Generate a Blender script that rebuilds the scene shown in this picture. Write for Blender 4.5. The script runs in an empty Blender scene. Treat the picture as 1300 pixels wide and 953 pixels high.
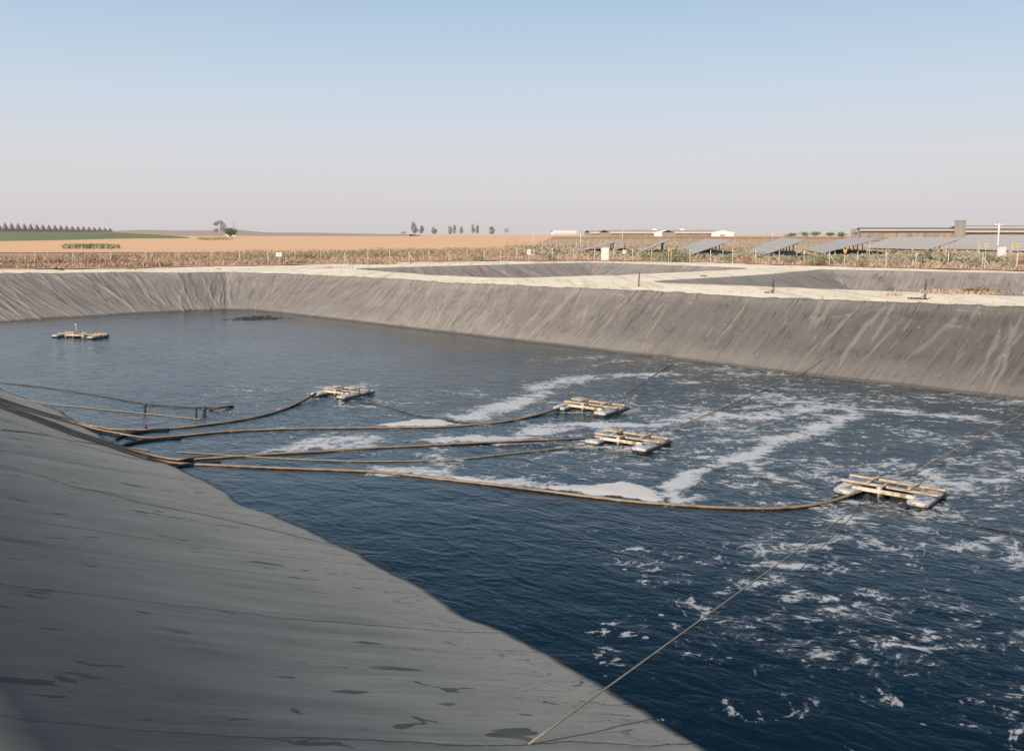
import bpy, math, random
import numpy as np
from mathutils import Vector, Matrix
from mathutils.geometry import delaunay_2d_cdt
from mathutils.bvhtree import BVHTree
random.seed(7); rng = np.random.default_rng(7)
S = bpy.context.scene
col = S.collection
R = math.radians
# ------------------------------------------------------------------ survey (camera) maths
F = 1184.0; CX = 650.0; CY = 432.0; YH = 295.5; CAMZ = 4.0
PITCH = math.atan((CY - YH) / F)
WZ = -3.5                                     # water level; ground at the ponds is z = 0
CAM = Vector((0, 0, CAMZ))
def ray(px, py):
    x = (px - CX) / F; u = -(py - CY) / F
    return Vector((x, math.cos(PITCH) + u * math.sin(PITCH), -math.sin(PITCH) + u * math.cos(PITCH)))
def at(px, py, z):
    d = ray(px, py); return CAM + d * ((z - CAMZ) / d.z)
def atY(px, py, Y):
    d = ray(px, py); return CAM + d * (Y / d.y)
def sst(a, b, x):
    t = min(1, max(0, (x - a) / (b - a))); return t * t * (3 - 2 * t)
def gz(x, y):
    return -0.3 * sst(74, 98, y)
def G(px, py):
    z = -0.15
    for _ in range(6):
        p = at(px, py, z); z = gz(p.x, p.y)
    return p
# ------------------------------------------------------------------ helpers
def tag(o, label=None, cat=None, group=None, kind=None):
    if label: o['label'] = label
    if cat: o['category'] = cat
    if group: o['group'] = group
    if kind: o['kind'] = kind
    return o
def empty(name, loc, label, cat, group=None, rz=0):
    o = bpy.data.objects.new(name, None); col.objects.link(o); o.location = loc; o.rotation_euler = (0, 0, rz)
    o.empty_display_size = 0.3
    return tag(o, label, cat, group)
class MB:
    def __init__(s): s.v = []; s.f = []
    def add(s, vs, fs):
        n = len(s.v); s.v += [tuple(v) for v in vs]; s.f += [tuple(i + n for i in f) for f in fs]; return s
    def box(s, c, sz, rz=0.0, m=None, taper=1.0, bev=0.0):
        hx, hy, hz = sz[0] / 2, sz[1] / 2, sz[2] / 2
        vs = []
        if bev:
            for z, k in ((-hz, bev), (-hz + bev, 0), (hz - bev, 0), (hz, bev)):
                for x, y in ((-hx + k, -hy + k), (hx - k, -hy + k), (hx - k, hy - k), (-hx + k, hy - k)):
                    vs.append(Vector((x, y, z)))
            fs = [(3, 2, 1, 0), (12, 13, 14, 15)]
            for l in range(3):
                for i in range(4):
                    j = (i + 1) % 4; fs.append((l * 4 + i, l * 4 + j, l * 4 + 4 + j, l * 4 + 4 + i))
        else:
            for z, k in ((-hz, 1.0), (hz, taper)):
                for x, y in ((-hx, -hy), (hx, -hy), (hx, hy), (-hx, hy)):
                    vs.append(Vector((x * k, y * k, z)))
            fs = [(3, 2, 1, 0), (4, 5, 6, 7), (0, 1, 5, 4), (1, 2, 6, 5), (2, 3, 7, 6), (3, 0, 4, 7)]
        M_ = m if m is not None else Matrix.Rotation(rz, 3, 'Z')
        return s.add([M_ @ v + Vector(c) for v in vs], fs)
    def tube(s, pts, r, n=8, cap=True):
        pts = [Vector(p) for p in pts]; rs = r if isinstance(r, (list, tuple)) else [r] * len(pts)
        vs = []
        for i, p in enumerate(pts):
            t = (pts[min(i + 1, len(pts) - 1)] - pts[max(i - 1, 0)]).normalized()
            a = t.cross(Vector((0, 0, 1)))
            if a.length < 1e-3: a = Vector((1, 0, 0))
            a.normalize(); b = a.cross(t).normalized()
            for k in range(n):
                an = 2 * math.pi * k / n; vs.append(p + (a * math.cos(an) + b * math.sin(an)) * rs[i])
        fs = []
        for i in range(len(pts) - 1):
            for k in range(n):
                j = (k + 1) % n; fs.append((i * n + k, (i + 1) * n + k, (i + 1) * n + j, i * n + j))
        if cap: fs.append(tuple(range(n))); fs.append(tuple(reversed(range((len(pts) - 1) * n, len(pts) * n))))
        return s.add(vs, fs)
    def build(s, name, mat, parent=None, smooth=False, **kw):
        me = bpy.data.meshes.new(name); me.from_pydata(s.v, [], s.f); me.validate()
        if smooth: me.polygons.foreach_set('use_smooth', [True] * len(me.polygons))
        o = bpy.data.objects.new(name, me); col.objects.link(o); me.materials.append(mat)
        if parent: o.parent = parent
        tag(o, **kw); return o
def quick_mesh(name, verts, faces, mat, uv=None, smooth=False, attrs=None):
    """verts (n,3) array, faces (m,k) array"""
    verts = np.asarray(verts, dtype=np.float32); faces = np.asarray(faces, dtype=np.int32)
    me = bpy.data.meshes.new(name); k = faces.shape[1]
    me.vertices.add(len(verts)); me.vertices.foreach_set('co', verts.ravel())
    me.loops.add(faces.size); me.loops.foreach_set('vertex_index', faces.ravel())
    me.polygons.add(len(faces)); me.polygons.foreach_set('loop_start', np.arange(0, faces.size, k, dtype=np.int32))
    me.polygons.foreach_set('use_smooth', np.full(len(faces), smooth))
    me.update(calc_edges=True)
    if uv is not None:
        l = me.uv_layers.new(name='UVMap'); l.data.foreach_set('uv', np.asarray(uv, dtype=np.float32)[faces.ravel()].ravel())
    if attrs:
        for an, av in attrs.items():
            a = me.attributes.new(an, 'FLOAT', 'POINT'); a.data.foreach_set('value', np.asarray(av, dtype=np.float32))
    me.validate(); me.materials.append(mat)
    o = bpy.data.objects.new(name, me); col.objects.link(o); return o
def grid_faces(nu, nv):
    i = np.arange(nu - 1)[:, None] * nv + np.arange(nv - 1)[None, :]
    i = i.ravel(); return np.stack([i, i + nv, i + nv + 1, i + 1], 1)
# smooth value noise
_T = rng.random((256, 256))
def vn(x, y):
    x = np.asarray(x, float); y = np.asarray(y, float)
    xi = np.floor(x).astype(int); yi = np.floor(y).astype(int); fx = x - xi; fy = y - yi
    fx = fx * fx * (3 - 2 * fx); fy = fy * fy * (3 - 2 * fy)
    g = lambda a, b: _T[a % 256, b % 256]
    return (g(xi, yi) * (1 - fx) + g(xi + 1, yi) * fx) * (1 - fy) + (g(xi, yi + 1) * (1 - fx) + g(xi + 1, yi + 1) * fx) * fy
def fbm(x, y, o=4):
    s = 0; a = 1; t = 0
    for k in range(o): s = s + a * (vn(x * 2 ** k + 17 * k, y * 2 ** k + 31 * k) - .5); t += a; a *= .5
    return s / t * 2
# ------------------------------------------------------------------ materials
class NT:
    def __init__(s, name):
        s.m = bpy.data.materials.new(name); s.m.use_nodes = True; s.t = s.m.node_tree; s.n = s.t.nodes; s.b = s.n['Principled BSDF']
    def node(s, ty, props=None, **ins):
        n = s.n.new(ty)
        for k, v in (props or {}).items(): setattr(n, k, v)
        for k, v in ins.items():
            k2 = int(k[1:]) if k[0] == '_' and k[1:].isdigit() else k.replace('_', ' ')
            s.set(n, k2, v)
        return n
    def set(s, n, k, v):
        if isinstance(v, bpy.types.NodeSocket): s.t.links.new(v, n.inputs[k])
        elif isinstance(v, bpy.types.Node): s.t.links.new(v.outputs[0], n.inputs[k])
        else: n.inputs[k].default_value = v
    def math(s, op, a, b=0.0, c=0.0, clamp=False):
        n = s.n.new('ShaderNodeMath'); n.operation = op; n.use_clamp = clamp
        for i, v in enumerate((a, b, c)): s.set(n, i, v)
        return n.outputs[0]
    def mix(s, f, a, b, mode='MIX'):
        n = s.n.new('ShaderNodeMix'); n.data_type = 'RGBA'; n.blend_type = mode
        s.set(n, 0, f); s.set(n, 6, a if not isinstance(a, tuple) else (*a, 1)); s.set(n, 7, b if not isinstance(b, tuple) else (*b, 1)); return n.outputs[2]
    def ss(s, v, a, b, lo=0.0, hi=1.0):
        n = s.n.new('ShaderNodeMapRange'); n.interpolation_type = 'SMOOTHSTEP'
        s.set(n, 0, v); s.set(n, 1, a); s.set(n, 2, b); s.set(n, 3, lo); s.set(n, 4, hi); return n.outputs[0]
    def noise(s, scale, vec=None, detail=4, rough=.55, dist=0.0):
        n = s.n.new('ShaderNodeTexNoise'); n.inputs['Scale'].default_value = scale; n.inputs['Detail'].default_value = detail
        n.inputs['Roughness'].default_value = rough; n.inputs['Distortion'].default_value = dist
        if vec is not None: s.set(n, 'Vector', vec)
        return n.outputs[0]
    def pos(s): return s.node('ShaderNodeNewGeometry').outputs['Position']
    def mapping(s, vec, sc=(1, 1, 1), rot=(0, 0, 0), loc=(0, 0, 0)):
        n = s.n.new('ShaderNodeMapping'); s.set(n, 0, vec); n.inputs['Location'].default_value = loc
        n.inputs['Rotation'].default_value = rot; n.inputs['Scale'].default_value = sc; return n.outputs[0]
    def bump(s, h, strength=.5, dist=.1, normal=None):
        n = s.n.new('ShaderNodeBump'); s.set(n, 'Height', h); n.inputs['Strength'].default_value = strength; n.inputs['Distance'].default_value = dist
        if normal is not None: s.set(n, 'Normal', normal)
        return n.outputs[0]
def simple(name, c1, c2=None, sc=3.0, rough=.8, bump=.0, bsc=None, metal=0.0, spec=.3, detail=5, stretch=(1, 1, 1), dirt=None, dsc=1.0, lo=.35, hi=.65):
    """two-tone weathered surface, optional dirt colour"""
    k = NT(name); p = k.node('ShaderNodeTexCoord').outputs['Object']; pm = k.mapping(p, stretch)
    c2 = c2 or tuple(x * .7 for x in c1)
    n = k.noise(sc, pm, detail)
    c = k.mix(k.ss(n, lo, hi), c1, c2)
    if dirt:
        d = k.noise(dsc, pm, 7, .65); c = k.mix(k.ss(d, .5, .66), c, dirt)
    k.set(k.b, 'Base Color', c); k.set(k.b, 'Roughness', rough); k.set(k.b, 'Metallic', metal); k.set(k.b, 'Specular IOR Level', spec)
    if bump: k.set(k.b, 'Normal', k.bump(k.noise(bsc or sc * 6, pm, 6), bump, .05))
    return k.m
def liner_mat(name, cols, dust, near=False, dark=.42):
    """black HDPE liner, faded and dusty. UV: u metres along the bank, v metres down the slope"""
    k = NT(name); uv = k.node('ShaderNodeUVMap').outputs[0]
    streak = k.noise(1.0, k.mapping(uv, (1.5, .12, 1)), 7, .6, .3)
    fine = k.noise(1.0, k.mapping(uv, (9, .5, 1)), 6, .6, .2)
    blot = k.noise(.35, uv, 6, .6, .4)
    c = k.mix(k.ss(streak, .35, .65), cols[0], cols[1])
    c = k.mix(k.ss(blot, .35, .7), c, cols[2])
    c = k.mix(k.math('MULTIPLY', k.ss(fine, .45, .75), .5 if near else .32), c, dust)
    sep = k.node('ShaderNodeSeparateXYZ', Vector=uv); v = sep.outputs[1]; u = sep.outputs[0]
    if near:
        # darker towards the crest, dusty towards the water
        wob = k.noise(.25, uv, 4)
        g = k.math('ADD', v, k.math('MULTIPLY', wob, 3.0))
        c = k.mix(k.ss(g, 1.5, 7.5, .74, 0.0), c, (.035, .045, .05))
        c = k.mix(k.math('MULTIPLY', k.ss(g, 6.5, 11.0), .75), c, dust)
        # dark damp flakes, elongated down the slope
        fl = k.noise(1.0, k.mapping(uv, (3.2, 1.0, 1), (0, 0, .25)), 3, .5, .6)
        zone = k.noise(.45, k.mapping(uv, (1, .6, 1)), 2)
        m = k.math('MULTIPLY', k.ss(fl, .642, .66), k.ss(zone, .44, .52))
        c = k.mix(k.math('MULTIPLY', m, .68), c, (.012, .014, .016))
        # welded seams running down the slope
        uw = k.math('ADD', u, k.math('MULTIPLY', k.noise(.5, uv, 4), .5))
        fr = k.math('ABSOLUTE', k.math('SUBTRACT', k.math('FRACT', k.math('DIVIDE', uw, 4.6)), .5))
        seam = k.ss(fr, .0018, .006, 1.0, 0.0)
        c = k.mix(k.math('MULTIPLY', seam, .75), c, (.03, .022, .018))
        step = k.ss(fr, .0, .03)
        # white scuffs
        sc = k.noise(1.0, k.mapping(uv, (14, 1.6, 1)), 5, .6); c = k.mix(k.math('MULTIPLY', k.ss(sc, .69, .72), .5), c, (.4, .4, .38))
        # wet band at the waterline
        cz = k.noise(1.0, k.mapping(uv, (2.2, .35, 1), (0, 0, .3)), 5, .6, 1.2); ce = k.math('MULTIPLY', k.ss(k.math('ABSOLUTE', k.math('SUBTRACT', cz, .5)), 0, .02, 1.0, 0.0), k.ss(g, 8.5, 10.5, .12, .6))
        c = k.mix(ce, c, (.06, .045, .03))
        pz = k.node('ShaderNodeSeparateXYZ', Vector=k.pos()).outputs[2]; c = k.mix(k.ss(k.math('ADD', pz, k.math('MULTIPLY', streak, .1)), WZ + .06, WZ + .14, .9, 0), c, (.02, .016, .012))
    else:
        vo = k.node('ShaderNodeTexVoronoi', Vector=uv); vo.inputs['Scale'].default_value = 1.1
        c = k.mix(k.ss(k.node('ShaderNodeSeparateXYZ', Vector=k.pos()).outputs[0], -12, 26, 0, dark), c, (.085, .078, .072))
        spk = k.math('MULTIPLY', k.ss(vo.outputs['Distance'], .05, .08, 1.0, 0.0), k.ss(k.noise(.9, uv, 2), .5, .56))
        c = k.mix(k.math('MULTIPLY', spk, .8), c, (.6, .56, .5))
        cr = k.ss(v, .3, 1.6, .25, 0.0); c = k.mix(cr, c, dust)
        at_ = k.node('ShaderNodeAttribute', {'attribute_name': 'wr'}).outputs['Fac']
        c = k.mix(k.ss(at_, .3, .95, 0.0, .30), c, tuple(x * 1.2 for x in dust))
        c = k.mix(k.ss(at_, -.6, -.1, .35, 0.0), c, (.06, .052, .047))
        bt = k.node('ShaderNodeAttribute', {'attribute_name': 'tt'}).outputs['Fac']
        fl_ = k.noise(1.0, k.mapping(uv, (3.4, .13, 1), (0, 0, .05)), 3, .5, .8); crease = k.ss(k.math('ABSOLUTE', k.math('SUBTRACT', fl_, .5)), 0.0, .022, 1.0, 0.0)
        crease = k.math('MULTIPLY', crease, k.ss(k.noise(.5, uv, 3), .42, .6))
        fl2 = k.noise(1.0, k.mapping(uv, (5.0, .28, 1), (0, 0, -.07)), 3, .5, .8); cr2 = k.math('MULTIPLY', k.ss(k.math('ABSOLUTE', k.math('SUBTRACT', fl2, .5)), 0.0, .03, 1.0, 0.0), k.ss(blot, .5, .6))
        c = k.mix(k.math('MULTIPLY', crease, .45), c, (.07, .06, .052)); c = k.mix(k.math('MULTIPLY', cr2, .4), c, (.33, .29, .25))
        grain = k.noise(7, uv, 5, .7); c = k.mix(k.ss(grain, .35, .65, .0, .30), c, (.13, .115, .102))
        pz = k.node('ShaderNodeSeparateXYZ', Vector=k.pos()).outputs[2]; c = k.mix(k.ss(pz, WZ + .07, WZ + .16, .92, 0), c, (.012, .012, .012))
        c = k.mix(k.ss(bt, .6, .97, 0, .3), c, dust)
    k.set(k.b, 'Base Color', c); k.set(k.b, 'Roughness', .62 if near else .8); k.set(k.b, 'Specular IOR Level', .25)
    h = k.math('ADD', k.math('MULTIPLY', streak, .6), k.math('MULTIPLY', fine, .25))
    if not near: h = k.math('ADD', h, k.math('ADD', k.math('MULTIPLY', crease, -.22), k.math('MULTIPLY', cr2, .16)))
    if near: h = k.math('ADD', h, k.math('MULTIPLY', step, .25))
    k.set(k.b, 'Normal', k.bump(h, .6 if near else .8, .12 if near else .2))
    return k.m
M = {}
M['near_liner'] = liner_mat('near_liner', ((.30, .302, .258), (.175, .18, .158), (.25, .25, .215)), (.41, .39, .33), True)
M['basin'] = liner_mat('basin_liner', ((.35, .31, .28), (.25, .22, .20), (.30, .265, .235)), (.46, .40, .35), dark=.0)
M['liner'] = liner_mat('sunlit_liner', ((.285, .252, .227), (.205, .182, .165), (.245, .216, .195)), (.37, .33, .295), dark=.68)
def sand_mat():
    k = NT('sand'); p = k.pos()
    n1 = k.noise(.12, p, 5); n2 = k.noise(1.3, p, 8, .65); n3 = k.noise(9, p, 4)
    c = k.mix(k.ss(n1, .35, .65), (.94, .84, .67), (.87, .76, .59))
    c = k.mix(k.ss(n2, .5, .72, 0, .6), c, (.52, .40, .28))
    c = k.mix(k.ss(n3, .6, .75, 0, .5), c, (.42, .33, .25))
    rt_ = k.noise(1, k.mapping(p, (.9, .05, 1), (0, 0, -.72)), 4, .6, .3); c = k.mix(k.ss(rt_, .52, .62, 0, .45), c, (.52, .42, .31))
    rt2 = k.noise(2.2, p, 3); c = k.mix(k.ss(rt2, .66, .7, 0, .5), c, (.40, .33, .26))
    # far from the ponds the ground turns to brownish farm soil
    y = k.node('ShaderNodeSeparateXYZ', Vector=p).outputs[1]
    f = k.ss(k.math('ADD', y, k.math('MULTIPLY', n1, 40)), 150, 175)
    c = k.mix(f, c, (.42, .27, .17))
    k.set(k.b, 'Base Color', c); k.set(k.b, 'Roughness', .95); k.set(k.b, 'Specular IOR Level', .1)
    h = k.math('ADD', n2, k.math('MULTIPLY', n3, .4)); k.set(k.b, 'Normal', k.bump(h, .6, .12)); return k.m
M['sand'] = sand_mat()
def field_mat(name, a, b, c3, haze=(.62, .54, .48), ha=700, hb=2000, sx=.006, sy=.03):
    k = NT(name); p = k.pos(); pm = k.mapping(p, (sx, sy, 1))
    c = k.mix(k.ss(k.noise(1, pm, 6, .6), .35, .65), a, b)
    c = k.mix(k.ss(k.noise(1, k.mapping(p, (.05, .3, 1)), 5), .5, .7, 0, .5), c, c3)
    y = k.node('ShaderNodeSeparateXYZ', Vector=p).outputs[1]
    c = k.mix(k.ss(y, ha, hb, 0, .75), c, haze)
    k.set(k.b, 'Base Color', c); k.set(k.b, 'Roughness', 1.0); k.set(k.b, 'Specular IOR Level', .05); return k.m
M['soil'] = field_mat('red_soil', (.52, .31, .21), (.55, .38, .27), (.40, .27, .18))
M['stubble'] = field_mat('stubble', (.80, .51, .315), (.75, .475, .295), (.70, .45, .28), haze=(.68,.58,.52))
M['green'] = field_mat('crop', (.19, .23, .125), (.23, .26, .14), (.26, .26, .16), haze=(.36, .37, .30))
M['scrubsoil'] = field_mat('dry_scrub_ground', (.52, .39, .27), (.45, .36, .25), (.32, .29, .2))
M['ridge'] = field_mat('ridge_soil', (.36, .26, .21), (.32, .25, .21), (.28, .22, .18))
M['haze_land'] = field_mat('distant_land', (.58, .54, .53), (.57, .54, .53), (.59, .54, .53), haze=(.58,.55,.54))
M['wood'] = simple('sunbleached_wood', (.66, .52, .36), (.50, .37, .24), 2.5, .8, .3, stretch=(1, 6, 6), dirt=(.22, .15, .10), dsc=2.2)
M['wood_pale'] = simple('pale_painted_beam', (.72, .64, .50), (.60, .50, .37), 3, .75, .2, dirt=(.28, .2, .13), dsc=2.5)
M['float'] = simple('weathered_white_float', (.60, .58, .55), (.40, .38, .35), 5, .6, .25, dirt=(.13, .10, .075), dsc=5.0)
M['float_blue'] = simple('faded_blue_paint', (.07, .20, .42), (.14, .27, .42), 4, .5, .1, dirt=(.48, .47, .44), dsc=3.5, lo=.4)
M['black_edge'] = simple('black_rubber', (.012, .012, .013), (.03, .026, .022), 5, .5)
M['pump'] = simple('wet_dark_pump', (.035, .025, .018), (.08, .05, .03), 6, .35, .3)
M['steel'] = simple('galvanised_steel', (.55, .54, .52), (.42, .41, .4), 3, .5, 0, metal=.3)
M['post'] = simple('pale_fence_post', (.66, .63, .58), (.52, .48, .43), 4, .7)
M['wire'] = simple('fence_wire', (.32, .29, .26), (.25, .22, .2), 4, .6)
M['white'] = simple('white_paint', (.80, .79, .76), (.72, .70, .66), 2, .6)
M['yellow'] = simple('yellow_sign', (.75, .52, .14), (.68, .46, .12), 2, .5)
M['red'] = simple('red_mark', (.45, .05, .02), (.4, .05, .03), 2, .5)
M['sign_text'] = simple('grey_sign_print', (.2, .2, .22), (.3, .3, .3), 2, .5)
M['concrete'] = simple('stained_concrete', (.40, .35, .31), (.32, .27, .24), .6, .9, stretch=(1, 1, .2))
M['roof_cream'] = simple('cream_roof_sheet', (.68, .55, .44), (.62, .5, .4), .4, .7)
M['roof_dark'] = simple('grey_roof_sheet', (.27, .26, .25), (.23, .22, .22), .4, .7)
M['roof_pale'] = simple('hazy_grey_roof', (.40, .39, .38), (.36, .35, .34), .4, .7)
M['shade'] = simple('shed_interior_shade', (.24, .21, .2), (.30, .26, .24), .3, .9)  # dark wall colour standing in for the shade inside open sheds
M['wall_pink'] = simple('dusty_block_wall', (.42, .32, .27), (.30, .25, .22), .35, .9)
M['green_roof'] = simple('greenhouse_film', (.92, .80, .72), (.88, .76, .68), .5, .7)
M['green_wall'] = simple('greenhouse_side', (.46, .43, .42), (.40, .38, .38), .3, .8)
M['rust'] = simple('rusty_iron', (.12, .055, .03), (.07, .035, .022), 12, .85, .3)
M['rope'] = simple('dusty_rope', (.34, .28, .2), (.26, .21, .15), 8, .9)
M['rope_dark'] = simple('wet_rope', (.12, .1, .085), (.07, .06, .05), 8, .8)
M['debris'] = simple('dark_debris', (.03, .025, .02), (.08, .05, .035), 6, .9, .4)
M['scum'] = simple('floating_scum', (.035, .032, .022), (.075, .06, .04), 4, .8, .4)
M['ramp'] = simple('rust_red_earth', (.36, .17, .09), (.28, .14, .08), 1.5, .9, .3)
def pv_mat():
    k = NT('solar_panel'); uv = k.node('ShaderNodeUVMap').outputs[0]; s = k.node('ShaderNodeSeparateXYZ', Vector=uv)
    def line(v, per, w):
        f = k.math('ABSOLUTE', k.math('SUBTRACT', k.math('FRACT', k.math('DIVIDE', v, per)), .5)); return k.ss(f, .5 - w, .5 - w * .5)
    g = k.math('MAXIMUM', line(s.outputs[0], 1.0, .05), line(s.outputs[1], 1.65, .04))
    c = k.mix(k.noise(.7, uv, 3), (.40, .37, .355), (.45, .42, .40)); c = k.mix(g, c, (.52, .49, .47))
    k.set(k.b, 'Base Color', c); k.set(k.b, 'Roughness', .6); k.set(k.b, 'Specular IOR Level', .15); return k.m
M['pv'] = pv_mat()
M['pv_back'] = simple('panel_underside', (.055, .055, .06), (.08, .08, .08), 1, .7)
def hose_mat():
    k = NT('hose_rubber'); g = k.node('ShaderNodeNewGeometry'); p = g.outputs['Position']; nz = k.node('ShaderNodeSeparateXYZ', Vector=g.outputs['Normal']).outputs[2]
    z = k.node('ShaderNodeSeparateXYZ', Vector=p).outputs[2]
    n = k.noise(2.5, p, 7, .65); w = k.math('ADD', nz, k.math('MULTIPLY', k.math('SUBTRACT', n, .5), 1.6))
    dust = k.math('MULTIPLY', k.ss(w, .05, .55), k.ss(k.math('ADD', z, k.math('MULTIPLY', n, .25)), -3.3, -3.05, 1.0, 0.0))
    c = k.mix(k.ss(k.noise(.8, p, 4), .4, .6), (.32, .22, .145), (.24, .155, .1))
    c = k.mix(dust, (.014, .014, .016), c)
    c = k.mix(k.math('MULTIPLY', k.ss(k.noise(9, p, 3), .68, .72), dust), c, (.6, .56, .5))
    k.set(k.b, 'Base Color', c); k.set(k.b, 'Roughness', .6); return k.m
M['hose'] = hose_mat()
def leaf(name, a, b, sc=.6):
    k = NT(name); p = k.pos(); n = k.noise(sc, p, 3); r = k.node('ShaderNodeNewGeometry').outputs['Random Per Island']
    c = k.mix(k.math('ADD', k.math('MULTIPLY', n, .6), k.math('MULTIPLY', r, .45), clamp=True), a, b)
    k.set(k.b, 'Base Color', c); k.set(k.b, 'Roughness', .8); k.set(k.b, 'Specular IOR Level', .15); return k.m
M['weed'] = leaf('dry_weed', (.36, .24, .16), (.60, .46, .32), .25)
M['weed_red'] = leaf('reddish_dry_weed', (.42, .28, .20), (.58, .43, .32), .25)
M['weed_green'] = leaf('greenish_weed', (.20, .21, .10), (.44, .38, .24), .25)
M['scrub'] = leaf('grey_green_scrub', (.30, .27, .19), (.45, .38, .28), .3)
M['bush'] = leaf('bush_leaf', (.18, .19, .10), (.34, .33, .20), .5)
M['bush_orange'] = leaf('rusty_bush_leaf', (.42, .23, .12), (.52, .34, .2), .5)
M['tree_green'] = leaf('tree_leaf', (.13, .18, .10), (.21, .26, .15), .3)
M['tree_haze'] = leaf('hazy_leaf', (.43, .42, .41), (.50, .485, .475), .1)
M['tree_grey'] = leaf('sparse_grey_leaf', (.24, .22, .2), (.32, .3, .27), .2)
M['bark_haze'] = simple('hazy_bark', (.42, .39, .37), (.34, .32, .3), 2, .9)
# ------------------------------------------------------------------ pond outline (world xy, from survey)
def W2(pts, z): return [at(x, y, z) for x, y in pts]
near_px = [(0, 494), (68, 518), (112, 542), (152, 565), (221, 590), (274, 616), (318, 644), (389, 673), (460, 706.5), (495, 726), (545, 749), (594, 783), (626, 793.5), (672, 816.5), (704, 834), (761, 862.5), (905, 953)]
nw = [at(x, y, WZ).xy for x, y in near_px]
ND = Vector((.66, -.75)).normalized(); NN = Vector((-.75, -.66)).normalized()   # along near bank (towards camera), outward
far_px = [(0, 410), (90, 403.5), (180, 398.5), (250, 395), (286, 393.5)]
fw = [at(x, y, WZ).xy for x, y in far_px]
right_px = [(320, 394), (396, 402), (472, 411), (599, 425.5), (705, 438), (850, 455), (1000, 473.5), (1150, 491), (1300, 509)]
rw = [at(x, y, WZ).xy for x, y in right_px]
RD = (rw[-1] - rw[0]).normalized(); RN = Vector((-RD.y, RD.x))
CL = Vector((-50.5, 73.0))                       # left corner of the water
WN = [CL] + nw + [nw[-1] + ND * 25]
WF = [CL] + fw
WR = [fw[-1]] + rw + [rw[-1] + RD * 50]
gline = lambda pts: [G(x, y).xy for x, y in pts]
cN0 = nw[0] + NN * 9.3
g0 = G(-30, 872).xy
dN = (g0 - cN0).normalized()
CLc = Vector((-60.5, 76.5))
CN = [CLc, cN0 + dN * -3 + NN * .3] + [cN0.lerp(g0, t) for t in (.15, .4, .7, 1.0)] + [g0 + dN * 32]
CF = [CLc] + gline([(-40, 348.5), (0, 347.8), (90, 347.0), (170, 346.2), (225, 346.8), (286, 345.8)])
CR = [CF[-1]] + gline([(345, 347.6), (410, 350), (472, 353), (574, 360), (650, 362.3), (716, 366.3), (817, 369.8), (919, 375.5), (970, 379), (1070, 382), (1180, 386.2), (1300, 391.5)])
CR = CR + [CR[-1] + RD * 50]
def resample(poly, n):
    P = np.array([[p.x, p.y] for p in poly]); d = np.r_[0, np.cumsum(np.hypot(*np.diff(P, axis=0).T))]
    t = np.linspace(0, d[-1], n); return np.stack([np.interp(t, d, P[:, 0]), np.interp(t, d, P[:, 1])], 1), d[-1]
def along(poly, ref_dir_from, tvals):
    pass
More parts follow.
